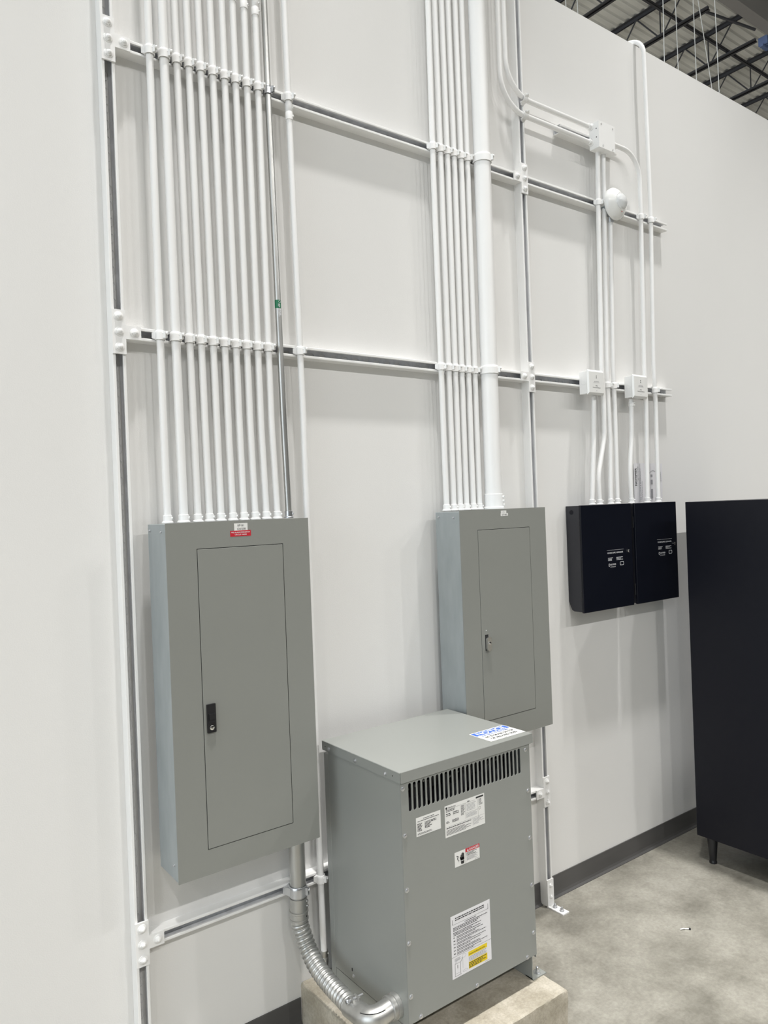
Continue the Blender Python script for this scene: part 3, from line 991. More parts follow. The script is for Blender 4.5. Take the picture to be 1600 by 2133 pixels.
# printed sheet tucked behind the conduits
fr = Frame((2.660, -0.0045, 1.800), X, Z)
b = MB()
W, H = 0.254, 0.238
b.add([fr(0, 0, 0), fr(W, 0, 0), fr(W + 0.006, H, 0.002), fr(0.006, H, 0.002), fr(0, 0, -0.0008), fr(W, 0, -0.0008), fr(W + 0.006, H, 0.0012), fr(0.006, H, 0.0012)],
      [(0, 1, 2, 3), (7, 6, 5, 4), (0, 4, 5, 1), (2, 6, 7, 3), (1, 5, 6, 2), (0, 3, 7, 4)], PINKISH)
fv = Frame(fr(0.0, 0.0, 0.0026), Z, -X)
b.text(fv, 'NOTIFIER', 0.118, -0.026, 0.022, INK, 0, bold=0.02)
b.text(fv, 'by Honeywell', 0.148, -0.040, 0.013, INKG, 0)
b.text(fv, 'FIRE ALARM & EMERGENCY', 0.034, -0.062, 0.0145, INKG, 0)
b.text(fv, 'COMMUNICATION', 0.034, -0.076, 0.0125, INKG, 0)
b.rect(fv, 0.034, -0.0465, 0.165, -0.0455, INKG, 0)
for k in range(36):
    a0, a1 = 2 * math.pi * k / 36, 2 * math.pi * (k + 1) / 36
    b.add([fr(0.172 + 0.062 * math.cos(a), 0.108 + 0.092 * math.sin(a), 0.0026) for a in (a0, a1)] + [fr(0.172 + 0.059 * math.cos(a), 0.108 + 0.089 * math.sin(a), 0.0026) for a in (a1, a0)], [(0, 1, 2, 3)], INKG)
for q in ((0.150, 0.05, 0.166, 0.10), (0.150, 0.125, 0.166, 0.150), (0.150, 0.165, 0.166, 0.178)):
    b.rect(fr, *q, INKG, 0.0026)
b.words(Frame(fr(0.246, 0.14, 0.0026), Z, -X), 0, 0, 0.06, 0.006, 1, INKG, 3, lift=0)
tag(b.build('paper_sheet'), 'printed white sheet tucked behind the conduits above the right black box', 'paper')

# ------------------------------------------------------------------ tall black cabinet
CX0, CX1, CY0, CY1, CZ0, CZ1 = 2.765, 3.50, -0.95, -0.229, 0.127, 1.8245
t = thing('cabinet', (CX0, CY0, 0), 'tall black cabinet on short legs, cut by the right edge of the photo', 'cabinet')
b = MB()
b.box(CX0, CX1, CY0, CY1, CZ0, CZ1, BLACK)
b.build('body', t, bevel=0.003)
b = MB()
b.box(CX0 + 0.002, CX1 - 0.002, CY0 - 0.042, CY0 - 0.002, CZ0 + 0.06, CZ1 - 0.06, BLACK)
d = b.build('door', t, bevel=0.003)
b = MB()
b.tube(fillet([(CX1 - 0.05, CY0 - 0.042, 0.85), (CX1 - 0.05, CY0 - 0.08, 0.85), (CX1 - 0.05, CY0 - 0.08, 1.25), (CX1 - 0.05, CY0 - 0.042, 1.25)], 0.02), 0.009, BLACK, 12)
b.build('handle', d, smooth=40)
for x in (2.793, CX1 - 0.028):
    for y in (-0.296, CY0 + 0.067):
        b = MB()
        b.lathe([(0.0245, CZ0 - 0.0004), (0.0245, CZ0 - 0.012), (0.0175, 0.022), (0.0165, 0.014), (0.0185, 0.010), (0.0185, 0.0005), (0.015, 0.0003)], (x, y, 0), Z, PLASTIC, 28)
        b.build('leg', t, smooth=40)

# ------------------------------------------------------------------ concrete pad and transformer
PZ = 0.1524
PX0, PX1, PY0, PY1 = 0.572, 1.277, -0.634, -0.0008
b = MB()
rnd = random.Random(11)
nx, ny = 46, 36
ring, top = [], []


def jit(k, s):
    return (math.sin(k * 1.7) + math.sin(k * 0.61 + 2) + rnd.uniform(-1, 1)) * s


per = [(PX0 + (PX1 - PX0) * i / nx, PY0) for i in range(nx)] + [(PX1, PY0 + (PY1 - PY0) * i / ny) for i in range(ny)] + \
      [(PX1 - (PX1 - PX0) * i / nx, PY1) for i in range(nx)] + [(PX0, PY1 - (PY1 - PY0) * i / ny) for i in range(ny)]
cx, cy = (PX0 + PX1) / 2, (PY0 + PY1) / 2
lv = []
for zz, ins, s in ((0.0004, 0.0, 0.0006), (0.04, 0.0015, 0.0010), (0.10, 0.0018, 0.0010), (PZ - 0.011, 0.0012, 0.0010), (PZ - 0.004, 0.0022, 0.0009), (PZ, 0.008, 0.0008)):
    row = []
    for k, (x, y) in enumerate(per):
        e = ins + max(0.0, jit(k + zz * 90, s) + s)
        row.append((min(max(x, PX0 + e), PX1 - e), min(max(y, PY0 + e), PY1), zz))
    lv.append(row)
n = len(per)
vs = [p for row in lv for p in row]
fs = [(i * n + k, i * n + (k + 1) % n, (i + 1) * n + (k + 1) % n, (i + 1) * n + k) for i in range(len(lv) - 1) for k in range(n)]
b.add(vs, fs, PAD)
top = lv[-1]
mid = Vector((cx, cy, PZ))
b.add([mid] + top, [(0, 1 + k, 1 + (k + 1) % n) for k in range(n)], PAD)
tag(b.build('concrete_pad', smooth=40), 'low rough-edged concrete pad under the grey transformer', 'concrete pad')

PZ = 0.1016            # drawn with its feet at this height, then set on the pad below
TX0, TX1, TYB, TYF = 0.6895, 1.2835, -0.030, -0.486
LZT = 1.0083
t = thing('transformer', (TX0, TYF, PZ), 'grey boxy floor transformer with a vented front standing on a concrete pad', 'transformer')
# sides, back and base skirt
b = MB()
for x0, x1 in ((TX0, TX0 + 0.002), (TX1 - 0.002, TX1)):
    b.box(x0, x1, TYF + 0.003, TYB - 0.030, PZ + 0.0900, LZT - 0.004, GREYB)
b.box(TX0 + 0.012, TX1 - 0.012, TYB - 0.026, TYB - 0.024, PZ + 0.02, LZT - 0.004, GREYB)
b.box(TX0 + 0.002, TX1 - 0.002, TYF + 0.012, TYB - 0.026, PZ + 0.094, PZ + 0.097, GREYB)
b.build('side_panels', t)
# back corner posts standing proud of the sides
for x0, x1 in ((TX0 - 0.001, TX0 + 0.02), (TX1 - 0.02, TX1 + 0.001)):
    b = MB()
    b.box(x0, x1, TYB - 0.030, TYB, PZ + 0.0006, LZT - 0.045, GREYB)
    b.build('corner_post', t, bevel=0.001)
b = MB()
b.box(TX0 + 0.0012, TX0 + 0.005, TYF + 0.006, TYB - 0.030, PZ + 0.0004, PZ + 0.0868, GREYB)
b.box(TX0 + 0.006, TX0 + 0.05, TYF + 0.020, TYB - 0.030, PZ + 0.0004, PZ + 0.0044, GREYB)
b.build('base_rail', t)
b = MB()
b.box(TX1 - 0.006, TX1 - 0.0025, TYF + 0.020, TYB - 0.030, PZ + 0.0004, PZ + 0.0868, GREYB)
for yy in (TYF + 0.03, TYB - 0.075):
    b.box(TX1 - 0.006, TX1 + 0.062, yy - 0.016, yy + 0.024, PZ + 0.0004, PZ + 0.0044, GREYB)
base = b.build('base_rail', t)
for yy in (TYF + 0.034, TYB - 0.071):
    s = MB()
    o = Vector((TX1 + 0.036, yy, PZ + 0.0044))
    s.lathe([(0.013, 0), (0.013, 0.002), (0.0095, 0.0022), (0.0095, 0.010), (0.006, 0.0105), (0.006, 0.022), (0.004, 0.023)], o, Z, ZINC, 6)
    s.build('anchor_bolt', base, smooth=30)
# front panel with upright vent slots
fr = Frame((0, TYF, 0))
b = MB()
SLX0, SLX1, NS = 0.7268, 1.2290, 27
slots = [obround(SLX0 + (SLX1 - SLX0) * k / (NS - 1), 0.9205, 0.0128, 0.091, 5) for k in range(NS)]
b.plate(fr, [(TX0, 0.2035), (TX1, 0.2035), (TX1, LZT - 0.006), (TX0, LZT - 0.006)], slots, 0.0024, GREYB)
front = b.build('front_panel', t)
# windings seen through the slots
b = MB()
b.box(TX0 + 0.004, TX1 - 0.004, TYF + 0.30, TYF + 0.302, 0.205, LZT - 0.005, DARK)
for k in range(3):
    xc = TX0 + 0.11 + k * 0.187
    b.lathe([(0.075, 0.26), (0.075, 0.89)], (xc, TYF + 0.13, 0), Z, CORE, 28)
    for q in range(4):
        b.box(xc - 0.06 + q * 0.035, xc - 0.04 + q * 0.035, TYF + 0.06, TYF + 0.075, 0.86, 0.93, CORE)
    b.cyl((xc - 0.05, TYF + 0.07, 0.91), (xc + 0.05, TYF + 0.07, 0.93), 0.005, STEEL, seg=10)
b.box(TX0 + 0.03, TX1 - 0.03, TYF + 0.08, TYF + 0.18, 0.895, 0.955, CORE)
b.box(TX0 + 0.006, TX1 - 0.006, TYF + 0.006, TYF + 0.30, 0.206, 0.209, DARK)
b.build('core_and_windings', t, smooth=40)
# lid
b = MB()
lx0, lx1, lyf, lyb, lzb = TX0 - 0.004, TX1 + 0.013, TYF - 0.006, TYB + 0.004, LZT - 0.034
prof = [(lx0, lzb), (lx0, LZT - 0.0015), (lx0 + 0.0015, LZT), (lx1 - 0.0015, LZT), (lx1, LZT - 0.0015), (lx1, lzb), (lx1 - 0.0018, lzb), (lx1 - 0.0018, LZT - 0.002), (lx0 + 0.0018, LZT - 0.002), (lx0 + 0.0018, lzb)]
b.prism(prof, lambda u, v, w: Vector((u, w, v)), lyb, lyf + 0.002, GREYB)
b.box(lx0 + 0.0022, lx1, lyf, lyf + 0.0018, lzb - 0.001, LZT - 0.0004, GREYB)
b.box(lx0, lx1, lyb - 0.001, lyb + 0.0008, lzb + 0.004, LZT - 0.001, GREYB)
lid = b.build('lid', t, smooth=30)
for y in (-0.0712, -0.2398, -0.4108):
    screw_head((lx0, y, 0.9862), -X, lid, 0.0050)
for y in (-0.047, -0.452):
    s = MB()
    s.cyl((lx0 - 0.0003, y, 0.990), (lx0 + 0.0003, y, 0.990), 0.0022, DARK, seg=10)
    s.build('screw_hole', lid)
for x, z in ((0.6985, 0.955), (0.7005, 0.8044), (0.7005, 0.6306), (0.7005, 0.461), (0.7005, 0.2913), (1.2625, 0.9545), (1.2690, 0.8051), (1.2690, 0.6331), (1.2705, 0.4608), (1.2710, 0.2874),
             (0.7377, 0.2125), (0.9852, 0.2115), (1.2346, 0.2110)):
    screw_head((x, TYF, z), -Y, front, 0.0056)
screw_head((TX0, -0.1738, 0.2127), -X, t, 0.0042)
s = MB()
s.prism(obround(0, 0, 0.006, 0.013, 5), lambda u, v, w: Vector((TX0 - w, -0.166 + u, 0.232 + v)), 0, 0.0004, DARK)
s.build('screw_hole', t)

LF = TYF - 0.0003


def label_frame(x, z):
    return Frame((x, LF, z))


# small certificate plate
fr = label_frame(0.7468, 0.7860)
b = MB()
w, h = 0.1040, 0.0612
b.rect(fr, 0, 0, w, h, STICKER, 0)
b.words(fr, 0.030, 0.0515, 0.078, 0.0550, 1, INK, 1, lift=0.0004, ragged=0.05)
b.words(fr, 0.006, 0.0460, 0.098, 0.0495, 1, INK, 2, lift=0.0004, ragged=0.02)
b.words(fr, 0.005, 0.0155, 0.027, 0.0415, 7, INK, 3, 0.6, 0.0004, 0.35)
b.words(fr, 0.036, 0.0190, 0.095, 0.0415, 6, INK, 4, 0.6, 0.0004, 0.75)
b.words(fr, 0.005, 0.0040, 0.070, 0.0100, 2, INK, 5, 0.5, 0.0004, 0.15)
b.build('rating_label', front)
# name plate
fr = label_frame(0.8690, 0.7470)
b = MB()
w, h = 0.1815, 0.1055
b.rect(fr, 0, 0, w, h, STICKER, 0)
LT = 0.0004
b.text(fr, 'Transformer', 0.0130, 0.0950, 0.0070, INK, LT, bold=0.01)
b.lathe([(0.0038, 0), (0.0038, 0.0005)], fr(0.0075, 0.0970), -Y, INK, 18)
b.rect(fr, 0.004, 0.0925, w - 0.045, 0.0930, INK, LT)
b.words(fr, 0.005, 0.083, 0.060, 0.0915, 2, INK, 11, 0.5, LT, 0.5)
b.words(fr, 0.005, 0.0690, 0.028, 0.080, 2, INK, 12, 0.5, LT, 0.4)
b.words(fr, 0.036, 0.0690, 0.064, 0.080, 2, INK, 13, 0.5, LT, 0.4)
b.words(fr, 0.072, 0.0560, 0.090, 0.090, 9, INK, 14, 0.5, LT, 0.5)
b.words(fr, 0.005, 0.0460, 0.020, 0.053, 2, INK, 15, 0.6, LT, 0.3)
b.words(fr, 0.032, 0.0440, 0.062, 0.054, 3, INK, 16, 0.6, LT, 0.2)
b.words(fr, 0.102, 0.0940, 0.112, 0.0975, 1, INK, 17, 0.8, LT, 0.0)
b.rect(fr, w - 0.040, 0.0955, w - 0.005, 0.1010, INK, LT)
for q in ((0.092, 0.040, 0.0925, 0.0925), (0.150, 0.030, 0.1505, 0.0925), (0.092, 0.058, 0.150, 0.0585), (0.005, 0.034, 0.178, 0.0345), (0.124, 0.008, 0.1245, 0.034), (0.124, 0.018, 0.178, 0.0185)):
    b.rect(fr, *q, INK, LT)
b.words(fr, 0.098, 0.063, 0.146, 0.089, 6, INKG, 18, 0.35, LT, 0.3)
b.words(fr, 0.095, 0.042, 0.148, 0.056, 4, INKG, 19, 0.4, LT, 0.2)
b.words(fr, 0.154, 0.070, 0.177, 0.092, 6, INK, 20, 0.45, LT, 0.5)
for k in range(14):
    a0, a1 = 2 * math.pi * k / 14, 2 * math.pi * (k + 1) / 14
    b.add([fr(0.158 + 0.0045 * math.cos(a), 0.060 + 0.0055 * math.sin(a), LT) for a in (a0, a1)] + [fr(0.158 + 0.0036 * math.cos(a), 0.060 + 0.0045 * math.sin(a), LT) for a in (a1, a0)], [(0, 1, 2, 3)], INK)
b.words(fr, 0.005, 0.027, 0.118, 0.0325, 1, INK, 21, 0.5, LT, 0.05)
b.words(fr, 0.005, 0.006, 0.118, 0.0245, 5, INK, 22, 0.42, LT, 0.3)
b.words(fr, 0.127, 0.0205, 0.176, 0.031, 3, INKG, 23, 0.4, LT, 0.4)
b.words(fr, 0.127, 0.0095, 0.165, 0.0165, 2, INKG, 24, 0.4, LT, 0.5)
b.build('name_plate', front)
# shock warning
fr = label_frame(0.9053, 0.6376)
b = MB()
w, h = 0.1138, 0.0495
b.rect(fr, 0, 0, w, h, STICKER, 0)
b.rect(fr, 0.0490, 0.0365, w, h, RED, 0.0002)
b.text(fr, 'DANGER', 0.0660, 0.0392, 0.0110, INKW, 0.0005, bold=0.015)
b.add([fr(0.0560, 0.0392, 0.0005), fr(0.0640, 0.0392, 0.0005), fr(0.0600, 0.0472, 0.0005)], [(0, 1, 2)], INKW)
b.rect(fr, 0.0486, 0, 0.0492, h, INK, 0.0003)
b.words(fr, 0.0535, 0.0235, 0.100, 0.0350, 3, INK, 31, 0.55, LT, 0.45)
b.words(fr, 0.0535, 0.0080, 0.106, 0.0225, 5, INKG, 32, 0.5, LT, 0.5)
b.words(fr, 0.092, 0.0025, 0.110, 0.0050, 1, INKG, 33, 0.7, LT, 0.1)
for x, y0, y1 in ((0.0285, 0.018, 0.036), (0.0325, 0.018, 0.0405), (0.0365, 0.018, 0.0415), (0.0405, 0.018, 0.0395)):
    b.prism(obround(x, (y0 + y1) / 2, 0.0034, y1 - y0, 4), lambda u, v, q: fr(u, v, q), 0.0003, 0.0005, INK)
b.prism([(0.0265, 0.016), (0.0425, 0.016), (0.0425, 0.026), (0.0265, 0.026)], lambda u, v, q: fr(u, v, q), 0.0003, 0.0005, INK)
b.prism([(0.0268, 0.020), (0.0262, 0.028), (0.0242, 0.031), (0.0228, 0.029), (0.0242, 0.020)], lambda u, v, q: fr(u, v, q), 0.0003, 0.0005, INK)
b.prism([(0.0285, 0.004), (0.0410, 0.004), (0.0420, 0.014), (0.0268, 0.014)], lambda u, v, q: fr(u, v, q), 0.0003, 0.0005, INK)
bolt = [(0.0085, 0.037), (0.0175, 0.0335), (0.0135, 0.025), (0.0205, 0.018), (0.0145, 0.0165), (0.0175, 0.0195), (0.0105, 0.0255), (0.0140, 0.0325), (0.0085, 0.034)]
b.prism(bolt, lambda u, v, q: fr(u, v, q), 0.0003, 0.0005, INK)
b.build('danger_label', front)
# installation instructions
fr = label_frame(0.8768, 0.2730)
b = MB()
w, h = 0.1810, 0.2095
b.rect(fr, 0, 0, w, h, PINKISH, 0)
b.words(fr, 0.020, 0.1880, 0.160, 0.2010, 2, INK, 41, 0.5, LT, 0.12)
for x in (0.006, 0.169):
    b.prism([(x, 0.1815), (x + 0.004, 0.1815), (x + 0.002, 0.1795)], lambda u, v, q: fr(u, v, q), 0.0002, 0.0004, INK)
    b.rect(fr, x + 0.0015, 0.1815, x + 0.0028, 0.1965, INK, LT)
b.rect(fr, 0.008, 0.1785, 0.172, 0.1793, INK, LT)
b.words(fr, 0.062, 0.1715, 0.118, 0.1755, 1, INK, 42, 0.6, LT, 0.05)
b.words(fr, 0.010, 0.1560, 0.170, 0.1700, 3, INK, 43, 0.5, LT, 0.4)
b.words(fr, 0.010, 0.1400, 0.170, 0.1535, 3, INK, 44, 0.5, LT, 0.5)
for k in range(6):
    y = 0.1375 - k * 0.0108
    b.words(fr, 0.010, y - 0.0042, 0.018, y, 1, INK, 50 + k, 0.7, LT, 0.0)
    b.words(fr, 0.024, y - 0.0085, 0.172, y, 2, INK, 60 + k, 0.5, LT, 0.6)
b.rect(fr, 0.0, 0.0715, 0.181, 0.0723, INK, LT)
b.rect(fr, 0.074, 0.0505, 0.161, 0.0655, YELLOW, 0.0002)
b.text(fr, 'Caution Handling Instructions', 0.0765, 0.0550, 0.0062, INK, 0.0005, bold=0.01)
b.words(fr, 0.075, 0.0325, 0.161, 0.0490, 4, INKG, 71, 0.5, LT, 0.2)
b.rect(fr, 0.074, 0.0085, 0.161, 0.0315, YELLOW, 0.0002)
b.words(fr, 0.0755, 0.0105, 0.158, 0.0300, 4, INK, 72, 0.55, 0.0005, 0.3)
b.words(fr, 0.012, 0.0560, 0.040, 0.0660, 3, INKG, 73, 0.5, LT, 0.3)
for q in ((0.012, 0.008, 0.013, 0.047), (0.036, 0.008, 0.037, 0.047), (0.012, 0.047, 0.037, 0.0478), (0.012, 0.014, 0.037, 0.0145), (0.010, 0.006, 0.040, 0.007)):
    b.rect(fr, *q, INK, LT)
b.add([fr(0.037, 0.047, LT), fr(0.0385, 0.047, LT), fr(0.0485, 0.057, LT), fr(0.047, 0.0575, LT)], [(0, 1, 2, 3)], INK)
b.add([fr(0.012, 0.0475, LT), fr(0.013, 0.047, LT), fr(0.024, 0.058, LT), fr(0.0232, 0.0585, LT)], [(0, 1, 2, 3)], INKG)
b.rect(fr, 0.0475, 0.022, 0.0482, 0.057, INKG, LT)
b.rect(fr, 0.023, 0.0575, 0.048, 0.0582, INKG, LT)
for k in range(16):
    a0, a1 = 2 * math.pi * k / 16, 2 * math.pi * (k + 1) / 16
    b.add([fr(0.054 + 0.009 * math.cos(a), 0.0625 + 0.0065 * math.sin(a), LT) for a in (a0, a1)] + [fr(0.054 + 0.0082 * math.cos(a), 0.0625 + 0.0058 * math.sin(a), LT) for a in (a1, a0)], [(0, 1, 2, 3)], INKG)
    b.add([fr(0.057 + 0.011 * math.cos(a), 0.012 + 0.0035 * math.sin(a), LT) for a in (a0, a1)] + [fr(0.057 + 0.010 * math.cos(a), 0.012 + 0.0028 * math.sin(a), LT) for a in (a1, a0)], [(0, 1, 2, 3)], INKG)
b.rect(fr, 0.0235, 0.030, 0.0255, 0.041, INK, LT)
b.words(fr, 0.150, 0.0030, 0.174, 0.0055, 1, INKG, 74, 0.6, LT, 0.1)
b.build('instruction_label', front)
# notice on the lid
fr = Frame((1.1185, -0.4600, LZT + 0.0003), X, Y)
b = MB()
w, h = 0.1760, 0.1150
b.rect(fr, 0, 0, w, h, STICKER, 0)
b.rect(fr, 0.004, 0.0760, w - 0.004, 0.1100, BLUE, 0.0002)
b.text(fr, 'NOTICE', w / 2, 0.0810, 0.0345, INKW, 0.0004, 'CENTER', sx=1.12, bold=0.025)
b.text(fr, 'ELECTRICAL TRANSFORMER', w / 2, 0.0620, 0.0125, BLUE, 0.0004, 'CENTER', sx=0.86, bold=0.01)
b.text(fr, 'NO STORAGE ON TOP', w / 2, 0.0395, 0.0185, INK, 0.0004, 'CENTER', sx=0.74, bold=0.02)
b.text(fr, 'OR AROUND SIDES', w / 2, 0.0165, 0.0185, INK, 0.0004, 'CENTER', sx=0.80, bold=0.02)
b.words(fr, 0.060, 0.0050, 0.110, 0.0085, 1, INKG, 81, 0.6, 0.0004, 0.05)
b.build('notice_label', lid)
# cabinet 577 mm wide and 880 mm tall, feet on the pad
TS = 0.9708
t.scale = (TS, TS, TS)
t.location = (0.6477, -0.5413, 0.1524)
TSIDE = 0.6477

# ------------------------------------------------------------------ flexible feed between the wide panel and the transformer
t = thing('flexible_conduit', (0.5395, -0.0695, LZ0), 'ribbed metal flexible conduit curving from the wide grey panel into the transformer side', 'flexible conduit')
yp = -SD - E2
b = MB()
b.tube([(0.5398, yp, LZ0), (0.5396, yp, 0.455)], E2, STEEL, 36)
b.lathe([(E2 + 0.006, 0), (E2 + 0.006, 0.006), (E2 + 0.0012, 0.008)], (0.5398, yp, LZ0 - 0.0002), -Z, STEEL, 36)
b.build('pipe', t, smooth=40)
o = pipe_clamp((0.5396, yp, RAILS[2]), E2 + 0.0005, t, mat=ZINC, h=0.036)
b = MB()
b.lathe([(E2 + 0.001, 0.502), (E2 + 0.003, 0.501), (E2 + 0.003, 0.4575), (E2 + 0.0056, 0.456), (E2 + 0.0056, 0.450), (E2 + 0.0036, 0.448), (E2 + 0.0036, 0.4305), (E2 + 0.0054, 0.429), (E2 + 0.0054, 0.424), (E2 + 0.002, 0.4225)], (0.5394, yp, 0), Z, STEEL, 36)
cp = b.build('coupling', t, smooth=40)
for z in (0.490, 0.474):
    d = Vector((0.62, -0.78, 0)).normalized()
    q = Vector((0.5394, yp, z)) + d * (E2 + 0.002)
    s = MB()
    s.cyl(q, q + d * 0.005, 0.005, STEEL, seg=12)
    s.cyl(q + d * 0.0049, q + d * 0.0053, 0.0022, DARK, seg=8)
    s.build('screw', cp, smooth=40)
s = MB()
d = Vector((0.45, -0.89, 0)).normalized()
s.cyl(Vector((0.5394, yp, 0.440)) + d * (E2 + 0.0032), Vector((0.5394, yp, 0.440)) + d * (E2 + 0.0040), 0.0028, DARK, seg=10)
s.build('screw_hole', cp)


def catmull(P, n):
    P = [Vector(p) for p in P]
    P = [P[0] * 2 - P[1]] + P + [P[-1] * 2 - P[-2]]
    out = []
    for i in range(1, len(P) - 2):
        for k in range(n):
            u = k / n
            a, b_, c, d_ = P[i - 1], P[i], P[i + 1], P[i + 2]
            out.append(0.5 * ((2 * b_) + (c - a) * u + (2 * a - 5 * b_ + 4 * c - d_) * u * u + (3 * b_ - a - 3 * c + d_) * u ** 3))
    out.append(P[-2])
    return out


FX = [(0.5393, yp, 0.428), (0.5400, -0.0735, 0.404), (0.5450, -0.084, 0.374), (0.5475, -0.105, 0.340), (0.5478, -0.145, 0.308), (0.5490, -0.200, 0.2846), (0.5510, -0.265, 0.2710), (0.5510, -0.325, 0.2665), (0.5495, -0.372, 0.2620)]
cen = catmull(FX, 40)
acc, L = [0.0], 0.0
for a, c in zip(cen, cen[1:]):
    L += (c - a).length
    acc.append(L)


def along(s):
    for i in range(len(acc) - 1):
        if acc[i + 1] >= s:
            return cen[i].lerp(cen[i + 1], (s - acc[i]) / max(acc[i + 1] - acc[i], 1e-9))
    return cen[-1]


pitch, path, rad, s = 0.0162, [], [], 0.0
while s <= L:
    ph = (s % pitch) / pitch
    path.append(along(s))
    bump = math.sin(math.pi * min(1, ph / 0.86)) if ph < 0.86 else 0.0
    rad.append(0.0268 + 0.0042 * bump ** 0.6 if s > 0.016 else 0.0285)
    s += pitch / 12
b = MB()
b.tube(path, rad, STEEL, 40)
b.build('flex_tube', t, smooth=60)
end = path[-1]
b = MB()
ep = fillet([end + Vector((-0.0005, 0.012, -0.001)), Vector((0.5500, -0.4765, 0.2740)), Vector((0.630, -0.4785, 0.2850))], 0.066, 14)
rr = [0.0335] * len(ep)
rr[0] = 0.0318
b.tube(ep, rr, STEEL, 36)
el = b.build('elbow_connector', t, smooth=40)
b = MB()
b.lathe([(0.0335, 0), (0.0372, 0.002), (0.0372, 0.010), (0.0345, 0.0115), (0.0345, 0.0165), (0.0385, 0.018), (0.0385, TSIDE - 0.6155)], (0.6150, -0.4783, 0.285), X, STEEL, 36)
b.build('lock_ring', el, smooth=40)
# removable cover on the outside of the bend, with its dark seam
loop = []
for sg, rng in ((1, range(3, len(ep) - 1)), (-1, range(len(ep) - 2, 2, -1))):
    for i in rng:
        tan = (ep[i + 1] - ep[i - 1]).normalized()
        outw = tan.cross(Z).normalized()
        if outw.dot(Vector((-0.7, -0.7, 0))) < 0:
            outw = -outw
        a = math.radians(48 * sg)
        loop.append(ep[i] + (outw * math.cos(a) + Z * math.sin(a)) * 0.0337)
b = MB()
b.tube(loop + [loop[0]], 0.0013, DARK, 8)
b.build('cover_seam', el, smooth=60)
b = MB()
for dz in (-0.010, 0.010):
    b.box(end.x - 0.004 + dz, end.x + 0.004 + dz, end.y - 0.030, end.y - 0.002, end.z + 0.030, end.z + 0.043, STEEL)
b.cyl(end + Vector((-0.022, -0.014, 0.037)), end + Vector((0.034, -0.014, 0.037)), 0.0042, ZINC, seg=12)
b.lathe([(0.008, 0), (0.008, 0.006), (0.005, 0.008)], end + Vector((-0.022, -0.014, 0.037)), -X, ZINC, 12)
b.build('pinch_clamp', el, bevel=0.001)

# scrap on the floor
b = MB()
b.tube(catmull([(2.128, -0.526, 0.003), (2.140, -0.534, 0.006), (2.150, -0.538, 0.003), (2.160, -0.548, 0.004)], 8), 0.0024, STICKER, 8)
b.lathe([(0.0045, 0), (0.0052, 0.003), (0.004, 0.006)], (2.162, -0.550, 0.0002), Z, PLASTIC, 10)
tag(b.build('wire_scrap', smooth=40), 'small curled scrap of white wire lying on the concrete floor', 'scrap')

# ------------------------------------------------------------------ roof steel seen over the wall
ZB, ZT = 9.7, DZ - 0.045
jo = 'roof joists over the wall'
JL = ['leftmost roof joist in the strip of roof above the wall', 'second roof joist from the left above the wall', 'third roof joist from the left, its lower chord ending by the blue clamp',
      'fourth roof joist from the left above the wall', 'fifth roof joist, at the right end of the visible roof']
for i in range(5):
    xj = 9.394 + 1.504 * i
    t = thing('roof_joist', (xj, 4.1, ZB), JL[i], 'joist', jo)
    b = MB()
    for s in (-1, 1):
        x0, x1 = sorted((xj + s * 0.012, xj + s * 0.062))
        b.box(x0, x1, 4.04, 15, ZB, ZB + 0.006, JOIST)
        x0, x1 = sorted((xj + s * 0.012, xj + s * 0.018))
        b.box(x0, x1, 4.04, 15, ZB, ZB + 0.05, JOIST)
    b.build('bottom_chord', t)
    b = MB()
    for s in (-1, 1):
        x0, x1 = sorted((xj + s * 0.012, xj + s * 0.066))
        b.box(x0, x1, 3.72, 15, ZT + 0.038, ZT + 0.044, JOIST)
        x0, x1 = sorted((xj + s * 0.012, xj + s * 0.018))
        b.box(x0, x1, 3.72, 15, ZT - 0.012, ZT + 0.044, JOIST)
    b.build('top_chord', t)
    y = 4.90
    k = 0
    while y < 13:
        b = MB()
        b.cyl((xj, y, ZB + 0.02), (xj, y, ZT + 0.01), 0.012, JOIST, seg=8)
        b.build('web_post', t, smooth=40)
        for dy in (-0.457, 0.457):
            b = MB()
            b.cyl((xj, y + dy * 0.08, ZB + 0.02), (xj, y + dy, ZT + 0.01), 0.0125, JOIST, seg=8)
            b.build('web_diagonal', t, smooth=40)
        y += 0.914
        k += 1
        if k >= 5:
            break
# bridging angle across the bottom chords
b = MB()
b.box(5, 17, 4.52, 4.565, ZB + 0.052, ZB + 0.057, JOIST)
b.box(5, 17, 4.52, 4.525, ZB + 0.052, ZB + 0.097, JOIST)
tag(b.build('bridging_bar'), 'thin dark bar crossing over the bottom chords of the roof joists', 'bridging bar')
# girder
t = thing('roof_girder', (11, 3.75, 9.66), 'heavy dark roof girder crossing the top right corner', 'girder')
b = MB()
b.box(3, 24, 3.66, 3.84, 9.70, 9.72, GIRD)
b.build('bottom_flange', t)
b = MB()
b.box(3, 24, 3.745, 3.755, 9.72, ZT + 0.0, GIRD)
b.build('web', t)
b = MB()
b.box(3, 24, 3.66, 3.84, ZT, ZT + 0.02, GIRD)
b.build('top_flange', t)
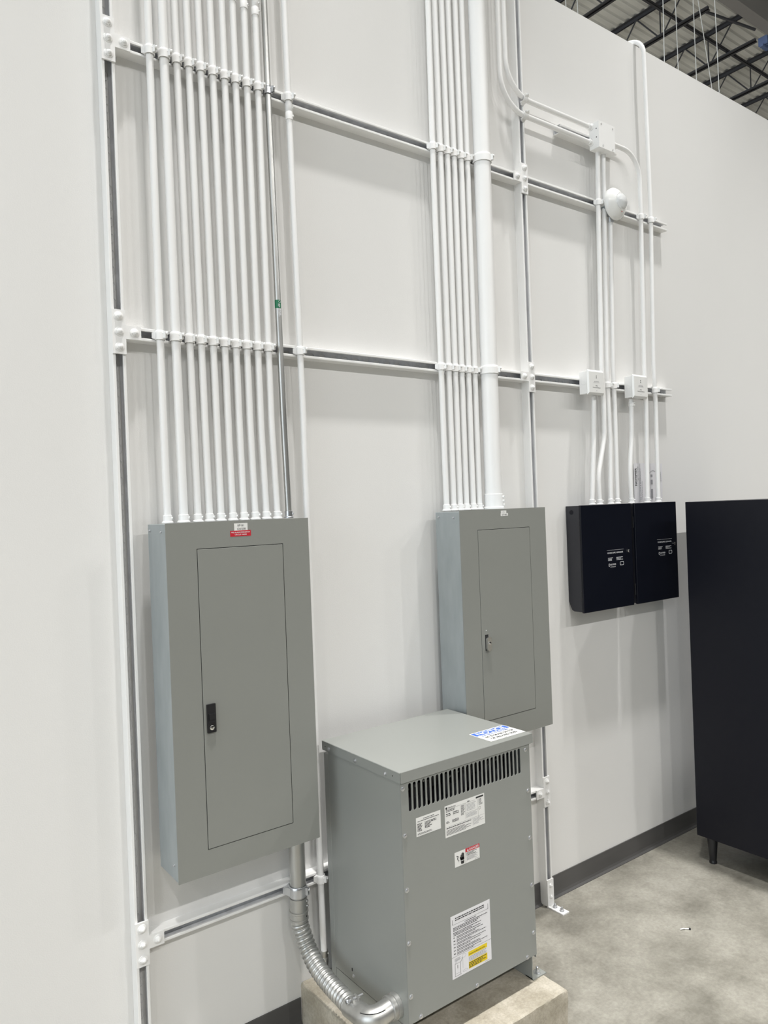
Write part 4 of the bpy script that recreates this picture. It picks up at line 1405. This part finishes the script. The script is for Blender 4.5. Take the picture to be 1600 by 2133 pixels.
# knee braces from the girder to the joists, and a blue clamp
b = MB()
b.cyl((10.90, 4.14, ZB + 0.03), (12.02, 3.86, ZB - 0.035), 0.022, JOIST, seg=8)
tag(b.build('knee_brace', smooth=40), 'dark brace slanting from the second joist down to the girder near the blue clamp', 'brace')
b = MB()
for k in range(3):
    b.box(12.44 + k * 0.06, 12.47 + k * 0.06, 3.86, 4.02, 9.60, 9.74, BLUEST)
b.box(12.40, 12.62, 3.92, 3.98, 9.56, 9.60, BLUEST)
tag(b.build('beam_clamp', bevel=0.003), 'blue metal clamp hanging under the roof girder', 'clamp')
# hanger wires dropping behind the wall
hw = 'white hanger wires dropping behind the wall'
WL = ['white hanger wire nearest the left of the visible roof', 'slightly slanted white hanger wire, second from the left', 'white hanger wire, third from the left, above the hooked conduit',
      'white hanger wire, fourth from the left above the wall', 'white hanger wire, fifth from the left above the wall', 'clearly slanted white hanger wire crossing the last upright one', 'rightmost upright white hanger wire above the wall']
for (x1, x0), lab in zip(((5.400, 5.402), (5.56, 5.590), (7.140, 7.118), (7.383, 7.398), (7.766, 7.782), (7.98, 8.255), (8.262, 8.2905)), WL):
    dz = (x1 - x0) / 1.0 if abs(x1 - x0) > 0.2 else (x1 - x0)
    b = MB()
    top = x0 + (x1 - x0) * (DZ - 6.85) / 1.1
    yw = 2.56 if abs(x1 - x0) > 0.2 else 2.5
    b.cyl((top, yw, DZ - 0.0), (x0 - (x1 - x0) * 2.0, yw, 4.6), 0.0048, WIRE, seg=6)
    tag(b.build('hanger_wire', smooth=60), lab, 'wire', hw)

# ------------------------------------------------------------------ high bay lamps
hb = 'high bay lamps under the roof'
for x, y, wt, beam in LAMPS:
    t = thing('high_bay_lamp', (x, y, LAMP_Z), 'white high bay lamp hanging under the roof, out of view; narrow-beam ones are added fill', 'lamp', hb)
    b = MB()
    b.box(x - 0.17, x + 0.17, y - 0.17, y + 0.17, LAMP_Z + 0.01, LAMP_Z + 0.08, WIRE)
    b.build('housing', t, bevel=0.01)
    b = MB()
    for q in (-0.1, 0.1):
        b.cyl((x + q, y, LAMP_Z + 0.08), (x + q, y, DZ), 0.004, WIRE, seg=6)
    b.build('suspension', t)
    la = bpy.data.lights.new('lamp_light', 'AREA')
    la.shape = 'RECTANGLE'
    la.size, la.size_y = 0.26, 0.26
    la.energy = wt
    la.color = LAMP_COLOR
    la.spread = math.radians(beam)
    lo = bpy.data.objects.new('lamp_light', la)
    COL.objects.link(lo)
    lo.parent = t
    lo.location = (0, 0, 0)
